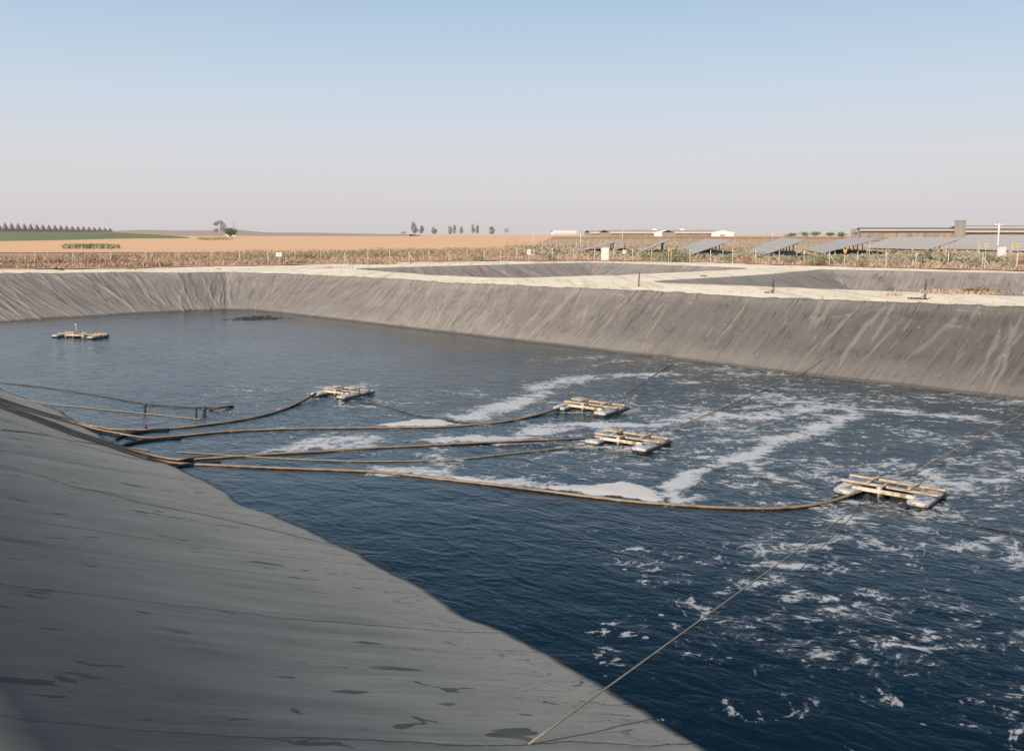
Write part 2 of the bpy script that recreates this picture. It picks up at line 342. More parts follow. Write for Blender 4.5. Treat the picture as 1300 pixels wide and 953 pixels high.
def bank(name, Wp, Cp, nu, nv, mat, wrinkles, amp, lap=.055, zb=WZ, seed=0, bulge=.12, lowend=1.12, match=True):
    """parametric lined slope: row t=0 at the crest polyline, t=1 at the waterline polyline"""
    r = np.random.default_rng(seed)
    Wr, L = resample(Wp, nu); Cr, L2 = resample(Cp, nu)
    if match:                                      # pair waterline points with the crest straight uphill from them
        P = np.array([[p.x, p.y] for p in Cp]); a = np.array([Cp[-1].x - Cp[0].x, Cp[-1].y - Cp[0].y]); a = a / np.hypot(*a)
        pc = P @ a; w = Wr @ a; w0, w1 = w[0], w[-1]; o = np.argsort(pc)
        k = np.linspace(0, 1, nu); lo = pc[0] + (w0 - w0) ; 
        e0 = np.clip(1 - (w - w0) / 14.0, 0, 1) ** 2; e1 = np.clip(1 - (w1 - w) / 14.0, 0, 1) ** 2
        tgt = w + e0 * (pc[0] - w0) + e1 * (pc[-1] - w1)
        Cr = np.stack([np.interp(tgt, pc[o], P[o, 0]), np.interp(tgt, pc[o], P[o, 1])], 1)
    tv = np.concatenate([[-lap, -lap * .6, -lap * .25], np.linspace(0, lowend, nv - 3)])
    s = np.linspace(0, L, nu)[:, None]; t = tv[None, :]
    X = Cr[:, 0:1] + (Wr[:, 0:1] - Cr[:, 0:1]) * t; Y = Cr[:, 1:2] + (Wr[:, 1:2] - Cr[:, 1:2]) * t
    zc = np.array([gz(x, y) for x, y in Cr])[:, None]
    Z = zc + (zb - zc) * np.clip(t, 0, None)
    Z = Z - .35 * np.sin(np.pi * np.clip(t, 0, 1)) * .35
    down = 9.9; v = t * down + s * 0
    wr = np.zeros_like(X)
    for _ in range(wrinkles):
        s0 = r.uniform(0, L); sl = r.normal(0, .10); cu = r.normal(0, .012); w = r.uniform(.06, .14) * (1 + 1.2 * (r.random() < .08)); a = r.uniform(.35, 1) * (1 if r.random() < .75 else -.8)
        c = r.uniform(-.1, .9) * down; ln = r.uniform(.9, 4.5)
        i0 = max(0, int((s0 - 3) / L * nu)); i1 = min(nu, int((s0 + 3) / L * nu) + 1)
        ss_ = s[i0:i1]; d = ss_ - s0 - sl * (v[i0:i1] - c) - cu * (v[i0:i1] - c) ** 2 - .12 * (vn(v[i0:i1] * .9 + s0 * 7, s0) - .5)
        wr[i0:i1] += a * np.exp(-(d / w) ** 2) * np.exp(-((v[i0:i1] - c) / ln) ** 4)
    # cross folds near the crest
    for _ in range(wrinkles // 5):
        s0 = r.uniform(0, L); c = r.uniform(0, 3.0); ln = r.uniform(.8, 2.5); w = r.uniform(.06, .14); sl = r.normal(0, .35)
        i0 = max(0, int((s0 - 4) / L * nu)); i1 = min(nu, int((s0 + 4) / L * nu) + 1); ss_ = s[i0:i1]
        d = v[i0:i1] - c - sl * (ss_ - s0); wr[i0:i1] += r.uniform(.2, .7) * np.exp(-(d / w) ** 2) * np.exp(-((ss_ - s0) / ln) ** 4)
    big = fbm(s * .25 + seed, v * .15, 3)
    fade = np.clip(1.0 - np.clip(-t / lap, 0, 1) * .4, 0, 1)
    Z = Z + amp * wr * fade + bulge * big * np.clip(t * 4, 0, 1) + .02 * fbm(s * 1.6, v * .7 + 9, 3)
    # ragged lap of liner lying on the sand, dipping under it here and there
    lapn = fbm(s * .8 + 3 * seed, 0 * v, 4)
    Z = np.where(t <= 0, zc + .05 + (-t / lap) * (-.02 + .12 * lapn) + amp * .5 * np.clip(wr, 0, 1), Z)
    verts = np.stack([X, Y, Z], -1).reshape(-1, 3)
    uv = np.stack([s + 0 * v, v], -1).reshape(-1, 2)
    fcs = grid_faces(nu, len(tv))
    a_, b_, c_ = verts[fcs[0, 0]], verts[fcs[0, 1]], verts[fcs[0, 2]]
    if np.cross(b_ - a_, c_ - a_)[2] < 0: fcs = fcs[:, ::-1]
    o = quick_mesh(name, verts, fcs, mat, uv, True, {'wr': wr.ravel(), 'tt': (t + 0 * s).ravel()})
    tag(o, kind='structure'); return o, verts, fcs
bn, nvv, nff = bank('near_pond_bank', WN, CN, 900, 46, M['near_liner'], 170, .02, seed=1, bulge=.07)
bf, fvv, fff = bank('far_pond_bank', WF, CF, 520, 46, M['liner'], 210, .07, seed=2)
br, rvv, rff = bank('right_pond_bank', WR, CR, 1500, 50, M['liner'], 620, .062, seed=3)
bvh = BVHTree.FromPolygons([Vector(v) for v in nvv], [tuple(f) for f in nff])
bvr = BVHTree.FromPolygons([Vector(v) for v in rvv], [tuple(f) for f in rff])
def onbank(px, py, lift=0.0, tree=None):
    h = (tree or bvh).ray_cast(CAM, ray(px, py).normalized())
    if h[0] is None or h[0].z < WZ + .03: return at(px, py, WZ) + Vector((0, 0, lift))
    return h[0] + h[1] * lift
# end bank closing the pond behind the photographer
me_ = MB()
a, b = CN[-1], CR[-1]; c, d = WN[-1], WR[-1]
eb = bank('end_pond_bank', [WN[-1], WR[-1]], [CN[-1], CR[-1]], 60, 20, M['liner'], 20, .03, seed=5, match=False)
# ------------------------------------------------------------------ the two ponds behind
def rounded(c4, r, n=5):
    out = []
    for i in range(len(c4)):
        p = c4[i]; a = (c4[i - 1] - p).normalized(); b = (c4[(i + 1) % len(c4)] - p).normalized()
        for k in range(n):
            t = k / (n - 1); q = (p + a * r).lerp(p, t).lerp(p.lerp(p + b * r, t), t); out.append(q)
    return out
def basin(name, corners, seed, depth=3.2, inset=8.5, rr=4.0):
    loop = rounded(corners, rr)
    cen = sum(corners, Vector((0, 0))) / len(corners)
    n = 420; L = resample(loop + [loop[0]], n); C = L[0][:-1]; per = L[1]
    # inward normals
    T = np.roll(C, -4, 0) - np.roll(C, 4, 0); T /= np.hypot(*T.T)[:, None]; N = np.stack([-T[:, 1], T[:, 0]], 1)
    if ((C + N - np.array(cen)) ** 2).sum() > ((C - np.array(cen)) ** 2).sum(): N = -N
    sm = N.copy()
    for _ in range(14): sm = (np.roll(sm, 1, 0) + sm + np.roll(sm, -1, 0)) / 3
    tv = np.concatenate([[-.09, -.04], np.linspace(0, 1, 22), [1.05]]); r = np.random.default_rng(seed)
    s = np.linspace(0, per, n - 1, endpoint=False)[:, None]; t = tv[None, :]
    X = C[:, :1] + sm[:, :1] * t * inset; Y = C[:, 1:] + sm[:, 1:] * t * inset
    zc = np.array([gz(x, y) for x, y in C])[:, None]
    wr = np.zeros_like(X); v = t * 9 + 0 * s
    for _ in range(210):
        s0 = r.uniform(0, per); sl = r.normal(0, .25); w = r.uniform(.15, .4); a = r.uniform(.4, 1) * r.choice([1, 1, -1]); c = r.uniform(0, 6)
        d = s - s0 - sl * (v - c); wr += a * np.exp(-(d / w) ** 2) * np.exp(-((v - c) / 4) ** 4)
    Z = zc - depth * np.clip(t, 0, 1) + .1 * wr * (t > -.05) + .15 * fbm(s * .3, v * .2, 3) * np.clip(t * 4, 0, 1)
    Z = np.where(t <= 0, zc + .05 + (t < -.05) * (.1 * fbm(s * .5 + seed, 0 * v, 3) - .06), Z)
    verts = np.stack([X, Y, Z], -1); m = n - 1; k = len(tv)
    verts = np.concatenate([verts, verts[:1]], 0).reshape(-1, 3); s2 = np.concatenate([s, s[:1] + per], 0)
    uv = np.stack([s2 + 0 * t, t * 9 + 0 * s2], -1).reshape(-1, 2)
    w2 = np.concatenate([wr, wr[:1]], 0)
    f = grid_faces(m + 1, k)
    q = verts[f[0]]; 
    if np.cross(q[1] - q[0], q[2] - q[0])[2] < 0: f = f[:, ::-1]
    o = quick_mesh(name, verts, f, M['basin'], uv, True, {'wr': w2.ravel() * .7, 'tt': np.zeros(w2.size)}); tag(o, kind='structure')
    fl = MB(); cc = [tuple((p + (cen - p).normalized() * (inset * .9)).to_3d() + Vector((0, 0, -depth - .2))) for p in loop]
    fl.add(cc, [tuple(range(len(cc)))]); fl.build(name.replace('bank', 'floor'), M['liner'], kind='structure')
    return loop
p2 = [G(640, 353.2).xy, G(957, 341).xy, G(752, 333.6).xy, G(448, 341.2).xy]
p3a, p3b = G(828, 358.2).xy, G(1045, 342.6).xy
p3 = [p3a, p3a + (G(1300, 375.5).xy - p3a).normalized() * 66, p3b + (G(1300, 347.8).xy - p3b).normalized() * 62, p3b]
loop2 = basin('middle_basin_bank', p2, 11); loop3 = basin('right_basin_bank', p3, 12, rr=2.5)
# ------------------------------------------------------------------ ground sheet with holes
hole1 = CF[:-1] + CR + list(reversed(CN[1:]))
def dens(poly, step):
    n = max(8, int(sum((poly[i] - poly[i - 1]).length for i in range(len(poly))) / step)); P, _ = resample(list(poly) + [poly[0]], n); return P[:-1]
holes = [dens(hole1, 1.2), dens(loop2, 1.5), dens(loop3, 1.5)]
def inside(P, poly):
    x, y = P[:, 0], P[:, 1]; c = np.zeros(len(P), bool); j = len(poly) - 1
    for i in range(len(poly)):
        xi, yi = poly[i]; xj, yj = poly[j]
        with np.errstate(divide='ignore', invalid='ignore'):
            c ^= ((yi > y) != (yj > y)) & (x < (xj - xi) * (y - yi) / (yj - yi + 1e-12) + xi)
        j = i
    return c
def neardist(P, poly):
    d = np.full(len(P), 1e9)
    for q in poly: d = np.minimum(d, np.hypot(P[:, 0] - q[0], P[:, 1] - q[1]))
    return d
gx, gy = np.meshgrid(np.arange(-90, 95, 1.3), np.arange(-45, 165, 1.3)); GP = np.stack([gx.ravel(), gy.ravel()], 1) + rng.uniform(-.4, .4, (gx.size, 2))
keep = np.ones(len(GP), bool); dist = np.full(len(GP), 1e9)
for h in holes:
    keep &= ~inside(GP, h); dist = np.minimum(dist, neardist(GP, h))
keep &= dist > .7; GP = GP[keep]; dist = dist[keep]
outer = []
for rad, n in ((260, 40), (600, 40), (1600, 40), (4000, 40), (9000, 48)):
    for k in range(n): outer.append((rad * math.cos(2 * math.pi * k / n), rad * math.sin(2 * math.pi * k / n)))
vs = [Vector(p) for p in outer] + [Vector(p) for p in GP]; es = []
nb = len(vs)
zz = [0.0] * len(outer) + list((.10 * fbm(GP[:, 0] * .35, GP[:, 1] * .35, 3) + .06) * np.clip(dist / 2.5, 0, 1))
for h in holes:
    b0 = len(vs); vs += [Vector(p) for p in h]; zz += [0.0] * len(h); es += [(b0 + i, b0 + (i + 1) % len(h)) for i in range(len(h))]
ov, oe, of, vm, _, _ = delaunay_2d_cdt(vs, es, [], 0, 1e-4)
P = np.array([tuple(v) for v in ov]); Z = np.array([ (zz[m[0]] if m else 0) + gz(p[0], p[1]) for p, m in zip(P, vm)])
tri = np.array([tuple(f) for f in of]); cen = P[tri].mean(1); k = np.ones(len(tri), bool)
for h in holes: k &= ~inside(cen, h)
tri = tri[k]; tv3 = np.column_stack([P, Z]); q = tv3[tri[0]]
if np.cross(q[1] - q[0], q[2] - q[0])[2] < 0: tri = tri[:, ::-1]
tag(quick_mesh('ground', tv3, tri, M['sand'], smooth=True), kind='structure')
# ------------------------------------------------------------------ sheets of other land
def sheet(name, pts, mat, dz, n=1):
    vs = [(p.x, p.y, p.z + dz) for p in pts]; o = MB().add(vs, [tuple(range(len(vs)))])
    ob = o.build(name, mat, kind='structure')
    me = ob.data
    if me.polygons[0].normal.z < 0: me.flip_normals()
    return ob
edge_px = [(-260, 344.5), (0, 343.2), (90, 342.3), (170, 341.5), (250, 339.5), (330, 338), (400, 336.5), (480, 334.4), (560, 332.6), (650, 331.6), (740, 331.4), (850, 332.4), (960, 336.3), (1060, 339), (1150, 341.6), (1230, 343.2), (1300, 345), (1420, 349), (1600, 356)]
def jag(pts, a=.9, step=2.0):
    P, L = resample(pts, max(4, int(sum((pts[i + 1] - pts[i]).length for i in range(len(pts) - 1)) / step)))
    n = a * fbm(P[:, 0] * .3, P[:, 1] * .3, 3); return [Vector((p[0], p[1] + k, gz(p[0], p[1]))) for p, k in zip(P, n)]
edge = jag([G(x, y).xy for x, y in edge_px])
split_px = 655
sheet('dirt_strip', edge + [Vector((260, 215, -.3)), Vector((-220, 215, -.3))], M['soil'], .03 + .10)
sheet('scrubland', [G(650, 326), G(850, 327.5), G(1000, 331), G(1300, 336), G(1620, 342), Vector((420, 215, -.3)), Vector((560, 640, -.3)), Vector((3, 640, -.3))], M['scrubsoil'], .18)
sheet('stubble_field', [Vector((-420, 195, -.3)), G(0, 322), G(300, 321.5), G(650, 318), Vector((6, 280, -.3)), Vector((40, 900, -.3)), Vector((500, 900, -.3)), Vector((4500, 4200, -.3)), Vector((-4500, 4200, -.3)), Vector((-3000, 700, -.3))], M['stubble'], .24)
# gently rising green crop, dark ridge and hazy distant land
def slab(name, pts, mat): MB().add([tuple(p) for p in pts], [tuple(range(len(pts)))]).build(name, mat, kind='structure')
gf = [(-300, 307, 292.6), (0, 306, 293.9), (80, 304.8, 294.3), (150, 303, 295.3), (200, 302.6, 298), (240, 302.3, 301.0)]
gv = []
for x, yf, yb in gf: gv += [tuple(at(x, yf, -.02)), tuple(atY(x, yb, 830))]
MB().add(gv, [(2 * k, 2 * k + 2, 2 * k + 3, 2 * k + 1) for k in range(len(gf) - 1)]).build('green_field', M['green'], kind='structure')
def ridge(name, prof, Y, mat, base=299):
    vs = []; n = len(prof)
    for x, y in prof: vs += [tuple(atY(x, base, Y)), tuple(atY(x, y, Y + 40)), tuple(atY(x, base, Y) + Vector((0, 300, 0)))]
    fs = []
    for i in range(n - 1):
        for k_ in (0, 1): fs.append((i * 3 + k_, i * 3 + 3 + k_, i * 3 + 4 + k_, i * 3 + 1 + k_))
    MB().add(vs, fs).build(name, mat, smooth=True, kind='structure')
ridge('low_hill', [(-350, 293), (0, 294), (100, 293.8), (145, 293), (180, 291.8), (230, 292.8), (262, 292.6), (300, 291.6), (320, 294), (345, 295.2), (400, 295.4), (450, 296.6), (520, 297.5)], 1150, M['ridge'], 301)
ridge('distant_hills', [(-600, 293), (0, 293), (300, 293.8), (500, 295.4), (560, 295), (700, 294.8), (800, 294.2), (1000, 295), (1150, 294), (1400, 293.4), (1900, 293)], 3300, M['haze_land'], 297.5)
# ------------------------------------------------------------------ water
def seg_dist(P, poly):
    d = np.full(len(P), 1e9)
    for a, b in zip(poly[:-1], poly[1:]):
        a = np.array(a[:2]); b = np.array(b[:2]); ab = b - a; t = np.clip(((P - a) @ ab) / (ab @ ab), 0, 1)
        d = np.minimum(d, np.hypot(*(P - a - t[:, None] * ab).T))
    return d
wx = np.arange(-58, 78, .35); wy = np.arange(-38, 98, .35); GX, GY = np.meshgrid(wx, wy, indexing='ij'); WP = np.stack([GX.ravel(), GY.ravel()], 1)
w_ = lambda pts: [tuple(at(x, y, WZ).xy) for x, y in pts]
H = {1: [(205, 546), (279, 538), (330, 529.5), (362, 520), (385, 510.5), (401, 502)],
     2: [(203, 557), (239, 553), (279, 549), (330, 546), (420, 544), (500, 543), (560, 543), (610, 539), (655, 534), (692, 526), (723, 516)],
     3: [(228, 585), (279, 581.5), (330, 578), (400, 574.5), (470, 569), (560, 565), (660, 561.5), (756, 558)],
     4: [(250, 590), (279, 591), (330, 594), (400, 596.5), (460, 598.5), (520, 604), (600, 613), (690, 624), (760, 633), (830, 640), (900, 645.5), (960, 647.5), (1010, 645.5), (1055, 638), (1083, 629), (1103, 621)]}
def px_of(P):
    x = P[:, 0]; y = P[:, 1]; z = WZ - CAMZ; cp, sp = math.cos(PITCH), math.sin(PITCH)
    f = y * cp - z * sp; u = y * sp + z * cp; f = np.where(f > .5, f, .5); return CX + F * x / f, CY - F * u / f
# foam density from surveyed streaks (world space distances)
D = np.zeros(len(WP))
def streak(pts, w, a):
    global D
    J = WP + np.stack([fbm(WP[:, 0] * .35, WP[:, 1] * .35, 4), fbm(WP[:, 0] * .35 + 50, WP[:, 1] * .35 + 9, 4)], 1) * 1.0
    mod = np.clip(1.05 + .45 * fbm(WP[:, 0] * .3 + 3, WP[:, 1] * .3, 4), .45, 1.15)
    D = np.maximum(D, a * mod * np.exp(-(seg_dist(J, w_(pts)) / w) ** 2))
streak([(850, 634), (875, 606), (915, 588), (960, 572), (1000, 553), (1035, 536)], .55, 1.15)
streak([(870, 526), (935, 527), (1000, 522), (1060, 518), (1130, 522), (1240, 534)], 1.3, .95)
streak([(1035, 536), (1010, 545), (1100, 524)], 1.2, 1.0)
streak([(590, 530), (645, 512), (700, 487), (760, 478), (850, 476)], 1.2, .85)
streak([(590, 530), (620, 522), (645, 512), (680, 498)], .9, 1.15)
streak([(545, 560), (640, 553), (690, 545), (735, 540), (800, 540), (900, 530)], .75, 1.05)
streak([(385, 567), (430, 556), (480, 556), (440, 566)], 1.1, 1.0)
streak([(350, 545), (420, 548), (500, 548), (560, 552)], 1.0, .6)
streak([(480, 594), (560, 600), (640, 609), (720, 617), (800, 625)], .5, 1.1)
streak([(905, 636), (860, 640), (820, 622)], .5, .95)
streak([(560, 572), (555, 580), (570, 592)], 1.0, .7)
streak([(950, 587), (975, 595), (995, 607), (1020, 615)], .3, 1.0)
streak([(1040, 615), (1060, 660), (1110, 676), (1170, 672), (1230, 690)], 1.0, .72)
streak([(1150, 588), (1180, 600), (1200, 612), (1215, 616)], .45, .95)
streak([(1195, 614), (1230, 606), (1300, 598)], .5, .8)
streak([(1090, 595), (1140, 580), (1190, 600)], .5, .75)
for h in (2, 3): streak([(x, y - 3) for x, y in H[h][4:]], .5, .75)
for c in ((436, 496, 2.6), (752, 514, 2.8), (797, 557, 2.8), (1130, 625, 3.0)):
    q = at(c[0], c[1], WZ); d = np.hypot(WP[:, 0] - q.x, WP[:, 1] - q.y); D = np.maximum(D, .78 * np.exp(-(d / c[2]) ** 4))
px, py = px_of(WP)
def box_d(x0, x1, y0, y1, e, a):
    g = lambda v, lo, hi, e: np.clip((v - lo) / e, 0, 1) * np.clip((hi - v) / e, 0, 1)
    return a * g(px, x0, x1, e * 2) * g(py, y0, y1, e)
hy = np.interp(px, [p[0] for p in H[4]], [p[1] for p in H[4]])
base = np.zeros(len(WP)); bmod = np.clip(1 + .5 * fbm(WP[:, 0] * .16 + 20, WP[:, 1] * .16, 3), .6, 1.25)
base = np.maximum(base, box_d(560, 1500, 478, 690, 25, .62) * np.clip((hy - py + 4) / 6, 0, 1) * (px < 1090) + box_d(1040, 1700, 478, 740, 25, .60) * (px >= 1090))
base = np.maximum(base, box_d(380, 800, 475, 600, 25, .48) * np.clip((hy - py + 4) / 6, 0, 1))
base = np.maximum(base, box_d(880, 1600, 640, 760, 40, .64)); base = np.maximum(base, box_d(740, 1500, 690, 900, 60, .54))
base = np.maximum(base, box_d(220, 420, 468, 545, 20, .36)); base = np.maximum(base, box_d(660, 1500, 640, 1000, 60, .46))
base = np.maximum(base, box_d(640, 1350, 440, 520, 14, .46))
D = np.maximum(D, base * bmod)
for c in ((436, 496, .9), (752, 515, .95), (797, 557, .95), (1124, 624, 1.0)):
    q = at(c[0], c[1], WZ); d = np.hypot(WP[:, 0] - q.x, WP[:, 1] - q.y); D = D * (1 - .9 * np.exp(-(d / c[2]) ** 4))
# wind-ruffled patch map: smooth by the near bank
ruf = (np.clip((620 - py) / 120, 0, 1) * .5 + .3 * np.clip((px - 500) / 300, 0, 1) * np.clip((760 - py) / 120, 0, 1)) 
dr = seg_dist(WP, [tuple(p) for p in WR]); df_ = seg_dist(WP, [tuple(p) for p in WF])
ruf = ruf * (.25 + .75 * np.clip(np.minimum(dr / 9, df_ / 14), 0, 1)) * (.75 + .5 * fbm(WP[:, 0] * .12, WP[:, 1] * .12, 3)) - .22 * np.clip(1 - np.minimum(dr / 7, df_ / 12), 0, 1)
wz = .012 * fbm(GX.ravel() * .7, GY.ravel() * 1.1, 3) + WZ
def water_mat():
    k = NT('effluent_water'); p = k.pos(); rp = k.mapping(p, (1, 1, 1), (0, 0, .6))
    d = k.node('ShaderNodeAttribute', {'attribute_name': 'foam'}).outputs['Fac']; rf = k.node('ShaderNodeAttribute', {'attribute_name': 'ruffle'}).outputs['Fac']
    warp = k.node('ShaderNodeTexNoise', Vector=p); warp.inputs['Scale'].default_value = .35; warp.inputs['Detail'].default_value = 3
    wv = k.node('ShaderNodeVectorMath', {'operation': 'MULTIPLY_ADD'}); k.set(wv, 0, warp.outputs['Color']); wv.inputs[1].default_value = (1.6, 1.6, 0); k.set(wv, 2, p)
    wp = wv.outputs[0]
    n1 = k.noise(1.0, k.mapping(wp, (.72, .95, 1)), 8, .62, 1.0)
    n2 = k.noise(3.2, k.mapping(wp, (.75, 1, 1)), 6, .6, .9)
    n3 = k.noise(8, p, 4, .6)
    rn = k.noise(1.15, k.mapping(wp, (1, .85, 1), (0, 0, .4), (7, 3, 0)), 4, .55, 1.2); ridge_ = k.ss(k.math('ABSOLUTE', k.math('SUBTRACT', rn, .5)), 0.0, .05, 1.0, 0.0)
    n = k.math('ADD', k.math('ADD', k.math('MULTIPLY', n1, .50), k.math('MULTIPLY', n2, .38)), k.math('MULTIPLY', n3, .12))
    n = k.math('ADD', n, k.math('MULTIPLY', ridge_, .05))
    thr = k.math('SUBTRACT', .672, k.math('MULTIPLY', d, .235))
    x = k.math('SUBTRACT', n, thr)
    mask = k.ss(x, 0.0, .035); film = k.ss(x, -.05, .06, 0, .30)
    mask = k.math('MAXIMUM', k.math('MULTIPLY', mask, k.ss(x, 0, .12, .38, .88)), k.math('MULTIPLY', film, k.ss(d, .2, .8)))
    vo = k.node('ShaderNodeTexVoronoi', Vector=wp); vo.inputs['Scale'].default_value = 1.5; vr = k.node('ShaderNodeSeparateColor', Color=vo.outputs['Color']).outputs[0]
    dot = k.math('LESS_THAN', k.math('ADD', vo.outputs['Distance'], k.math('MULTIPLY', n3, .12)), k.math('ADD', .06, k.math('MULTIPLY', vr, .11)))
    dot = k.math('MULTIPLY', k.math('MULTIPLY', dot, k.math('GREATER_THAN', vr, .45)), k.ss(k.math('ADD', d, k.math('MULTIPLY', n1, .4)), .48, .58, 0, .55))
    mask = k.math('MAXIMUM', mask, dot)
    # water body
    yy = k.node('ShaderNodeSeparateXYZ', Vector=p).outputs[1]
    body = k.mix(k.ss(k.noise(.05, p, 2), .35, .65), (.0003, .0065, .012), (.0004, .012, .019))
    body = k.mix(k.ss(yy, 20, 42), body, (.004, .030, .044))
    wb = k.b; k.set(wb, 'Base Color', body); k.set(wb, 'Roughness', .06); k.set(wb, 'IOR', 1.33); k.set(wb, 'Specular IOR Level', .46)
    b1 = k.noise(.9, k.mapping(rp, (1, 1.7, 1)), 3, .5, .6); b2 = k.noise(3.2, k.mapping(rp, (1, 1.8, 1)), 4, .55, .5); b3 = k.noise(11, rp, 3)
    h = k.math('ADD', k.math('MULTIPLY', b1, .9), k.math('ADD', k.math('MULTIPLY', b2, .34), k.math('MULTIPLY', b3, .03)))
    bn = k.n.new('ShaderNodeBump'); k.set(bn, 'Height', h); k.set(bn, 'Strength', k.math('ADD', .125, k.math('MULTIPLY', rf, .42))); bn.inputs['Distance'].default_value = .30
    k.set(wb, 'Normal', bn.outputs[0])
    fo = k.n.new('ShaderNodeBsdfDiffuse'); k.set(fo, 'Color', k.mix(k.noise(5, p, 5), (.48, .50, .53), (.70, .70, .70)))
    k.set(fo, 'Normal', k.bump(k.math('ADD', n2, n3), .5, .06))
    mx = k.n.new('ShaderNodeMixShader'); k.set(mx, 0, mask); k.t.links.new(wb.outputs[0], mx.inputs[1]); k.t.links.new(fo.outputs[0], mx.inputs[2])
    k.t.links.new(mx.outputs[0], k.n['Material Output'].inputs[0]); return k.m
M['water'] = water_mat()
wv = np.column_stack([WP, wz]); wf = grid_faces(len(wx), len(wy))
# keep only cells inside the crest outline
cc = wv[wf].mean(1); wf = wf[inside(cc[:, :2], np.array([[p.x, p.y] for p in hole1]))]
wo = quick_mesh('water', wv, wf, M['water'], smooth=True, attrs={'foam': D, 'ruffle': ruf}); tag(wo, kind='structure')
# thick foam trapped behind the hoses
def foam_mat():
    k = NT('foam'); p = k.pos(); n = k.noise(14, p, 5)
    k.set(k.b, 'Base Color', k.mix(k.noise(1.5, p, 5), (.72, .67, .63), (.50, .50, .52))); k.set(k.b, 'Roughness', .9)
    k.set(k.b, 'Normal', k.bump(n, .25, .02))
    e = k.node('ShaderNodeAttribute', {'attribute_name': 'edge'}).outputs['Fac']; nn_ = k.noise(2.4, p, 7, .65, .5)
    a = k.ss(k.math('ADD', e, k.math('MULTIPLY', k.math('SUBTRACT', nn_, .5), 1.5)), .02, .42, 0, .97); k.set(k.b, 'Alpha', a); return k.m
M['foam'] = foam_mat()
def foam(px_poly, th, step, label):
    poly = np.array(w_(px_poly)); lo = poly.min(0) - .5; hi = poly.max(0) + .5
    xs = np.arange(lo[0], hi[0], step); ys = np.arange(lo[1], hi[1], step); A, B = np.meshgrid(xs, ys, indexing='ij'); P = np.stack([A.ravel(), B.ravel()], 1)
    ins = inside(P, poly); d = seg_dist(P, [tuple(q) for q in poly] + [tuple(poly[0])]); sd = np.where(ins, d, -d)
    h = np.clip((sd + .35 * fbm(P[:, 0] * 1.3, P[:, 1] * 1.3, 5)) / .5, -.3, 1); z = WZ + .015 + th * np.clip(h, 0, 1) * (.8 + .3 * fbm(P[:, 0] * 1.2, P[:, 1] * 1.2, 3))
    f = grid_faces(len(xs), len(ys)); f = f[(h[f] > -.29).all(1)]
    o = quick_mesh('foam', np.column_stack([P, z]), f, M['foam'], smooth=True, attrs={'edge': h}); tag(o, label, 'foam', kind='stuff')
foam([(488, 598), (540, 600), (620, 609.5), (700, 617), (752, 616), (790, 611), (818, 616), (838, 626), (850, 640), (790, 634), (700, 623.5), (620, 614), (540, 604.5)], .03, .06, 'thick white foam piled up behind the nearest long floating hose')
foam([(470, 541), (505, 536), (528, 532), (555, 531.5), (580, 536), (592, 541), (560, 541.8), (520, 541.8)], .03, .07, 'thick white foam piled up behind the second hose near the pond middle')
# scum patch at far corner
def scumpatch():
    mb = MB()
    for i in range(150):
        px_ = 324 + random.gauss(0, 15); py_ = 404 - (px_ - 320) * .02 + random.gauss(0, 1.1); q = at(px_, py_, WZ); n = 6; r = random.uniform(.08, .3); a0 = random.random() * 6
        ring = [q + Vector((math.cos(a0 + k * 6.283 / n) * r * random.uniform(.5, 1.3), math.sin(a0 + k * 6.283 / n) * r * random.uniform(.5, 1.3), .02)) for k in range(n)]
        mb.add([q + Vector((0, 0, random.uniform(.02, .05)))] + ring, [(0, 1 + k, 1 + (k + 1) % n) for k in range(n)])
    mb.build('floating_scum', M['scum'], label='dark scum floating by the far corner of the pond', cat='scum', kind='stuff')
scumpatch()
# ------------------------------------------------------------------ hoses and ropes
def smooth_path(pts, it=2):
    pts = [Vector(p) for p in pts]
    for _ in range(it):
        q = [pts[0]]
        for a, b in zip(pts[:-1], pts[1:]): q += [a.lerp(b, .25), a.lerp(b, .75)]
        q.append(pts[-1]); pts = q
    return pts
def densify(pts, st):
    o = []
    for a, b in zip(pts[:-1], pts[1:]):
        n = max(1, int((b - a).length / st)); o += [a.lerp(b, i / n) for i in range(n)]
    return o + [pts[-1]]
def lay(pxs, lift, lim=None):
    """points on the near bank (or on the water when past the waterline)"""
    out = []
    for i in range(len(pxs) - 1):
        a, b = pxs[i], pxs[i + 1]; n = max(1, int(math.hypot(b[0] - a[0], b[1] - a[1]) / 10))
        out += [(a[0] + (b[0] - a[0]) * k / n, a[1] + (b[1] - a[1]) * k / n) for k in range(n)]
    out.append(pxs[-1]); return [onbank(x, y, lift) for x, y in out]
BP = {1: [(-90, 481), (0, 508), (63, 529), (112, 542), (142, 547), (188, 547.5)],
      2: [(-90, 484), (0, 511.5), (76, 534), (127, 548), (157, 554), (180, 558)],
      3: [(-90, 488), (0, 515.5), (25, 524), (89, 548), (147, 567), (178, 576), (205, 583)],
      4: [(-90, 490), (0, 518), (30, 529), (91, 552), (147, 571), (185, 583), (221, 590)]}
HL = {1: 'floating hose running to the raft with the parallel pale floats, left of the others', 2: 'floating hose with foam behind it, running to the upper of the two middle rafts',
      3: 'floating hose running to the lower of the two middle rafts', 4: 'longest floating hose, curving to the nearest raft with the blue floats'}
END = {1: Vector((0, 0, .22)), 2: Vector((0, 0, .22)), 3: Vector((0, 0, .22)), 4: Vector((0, 0, .24))}
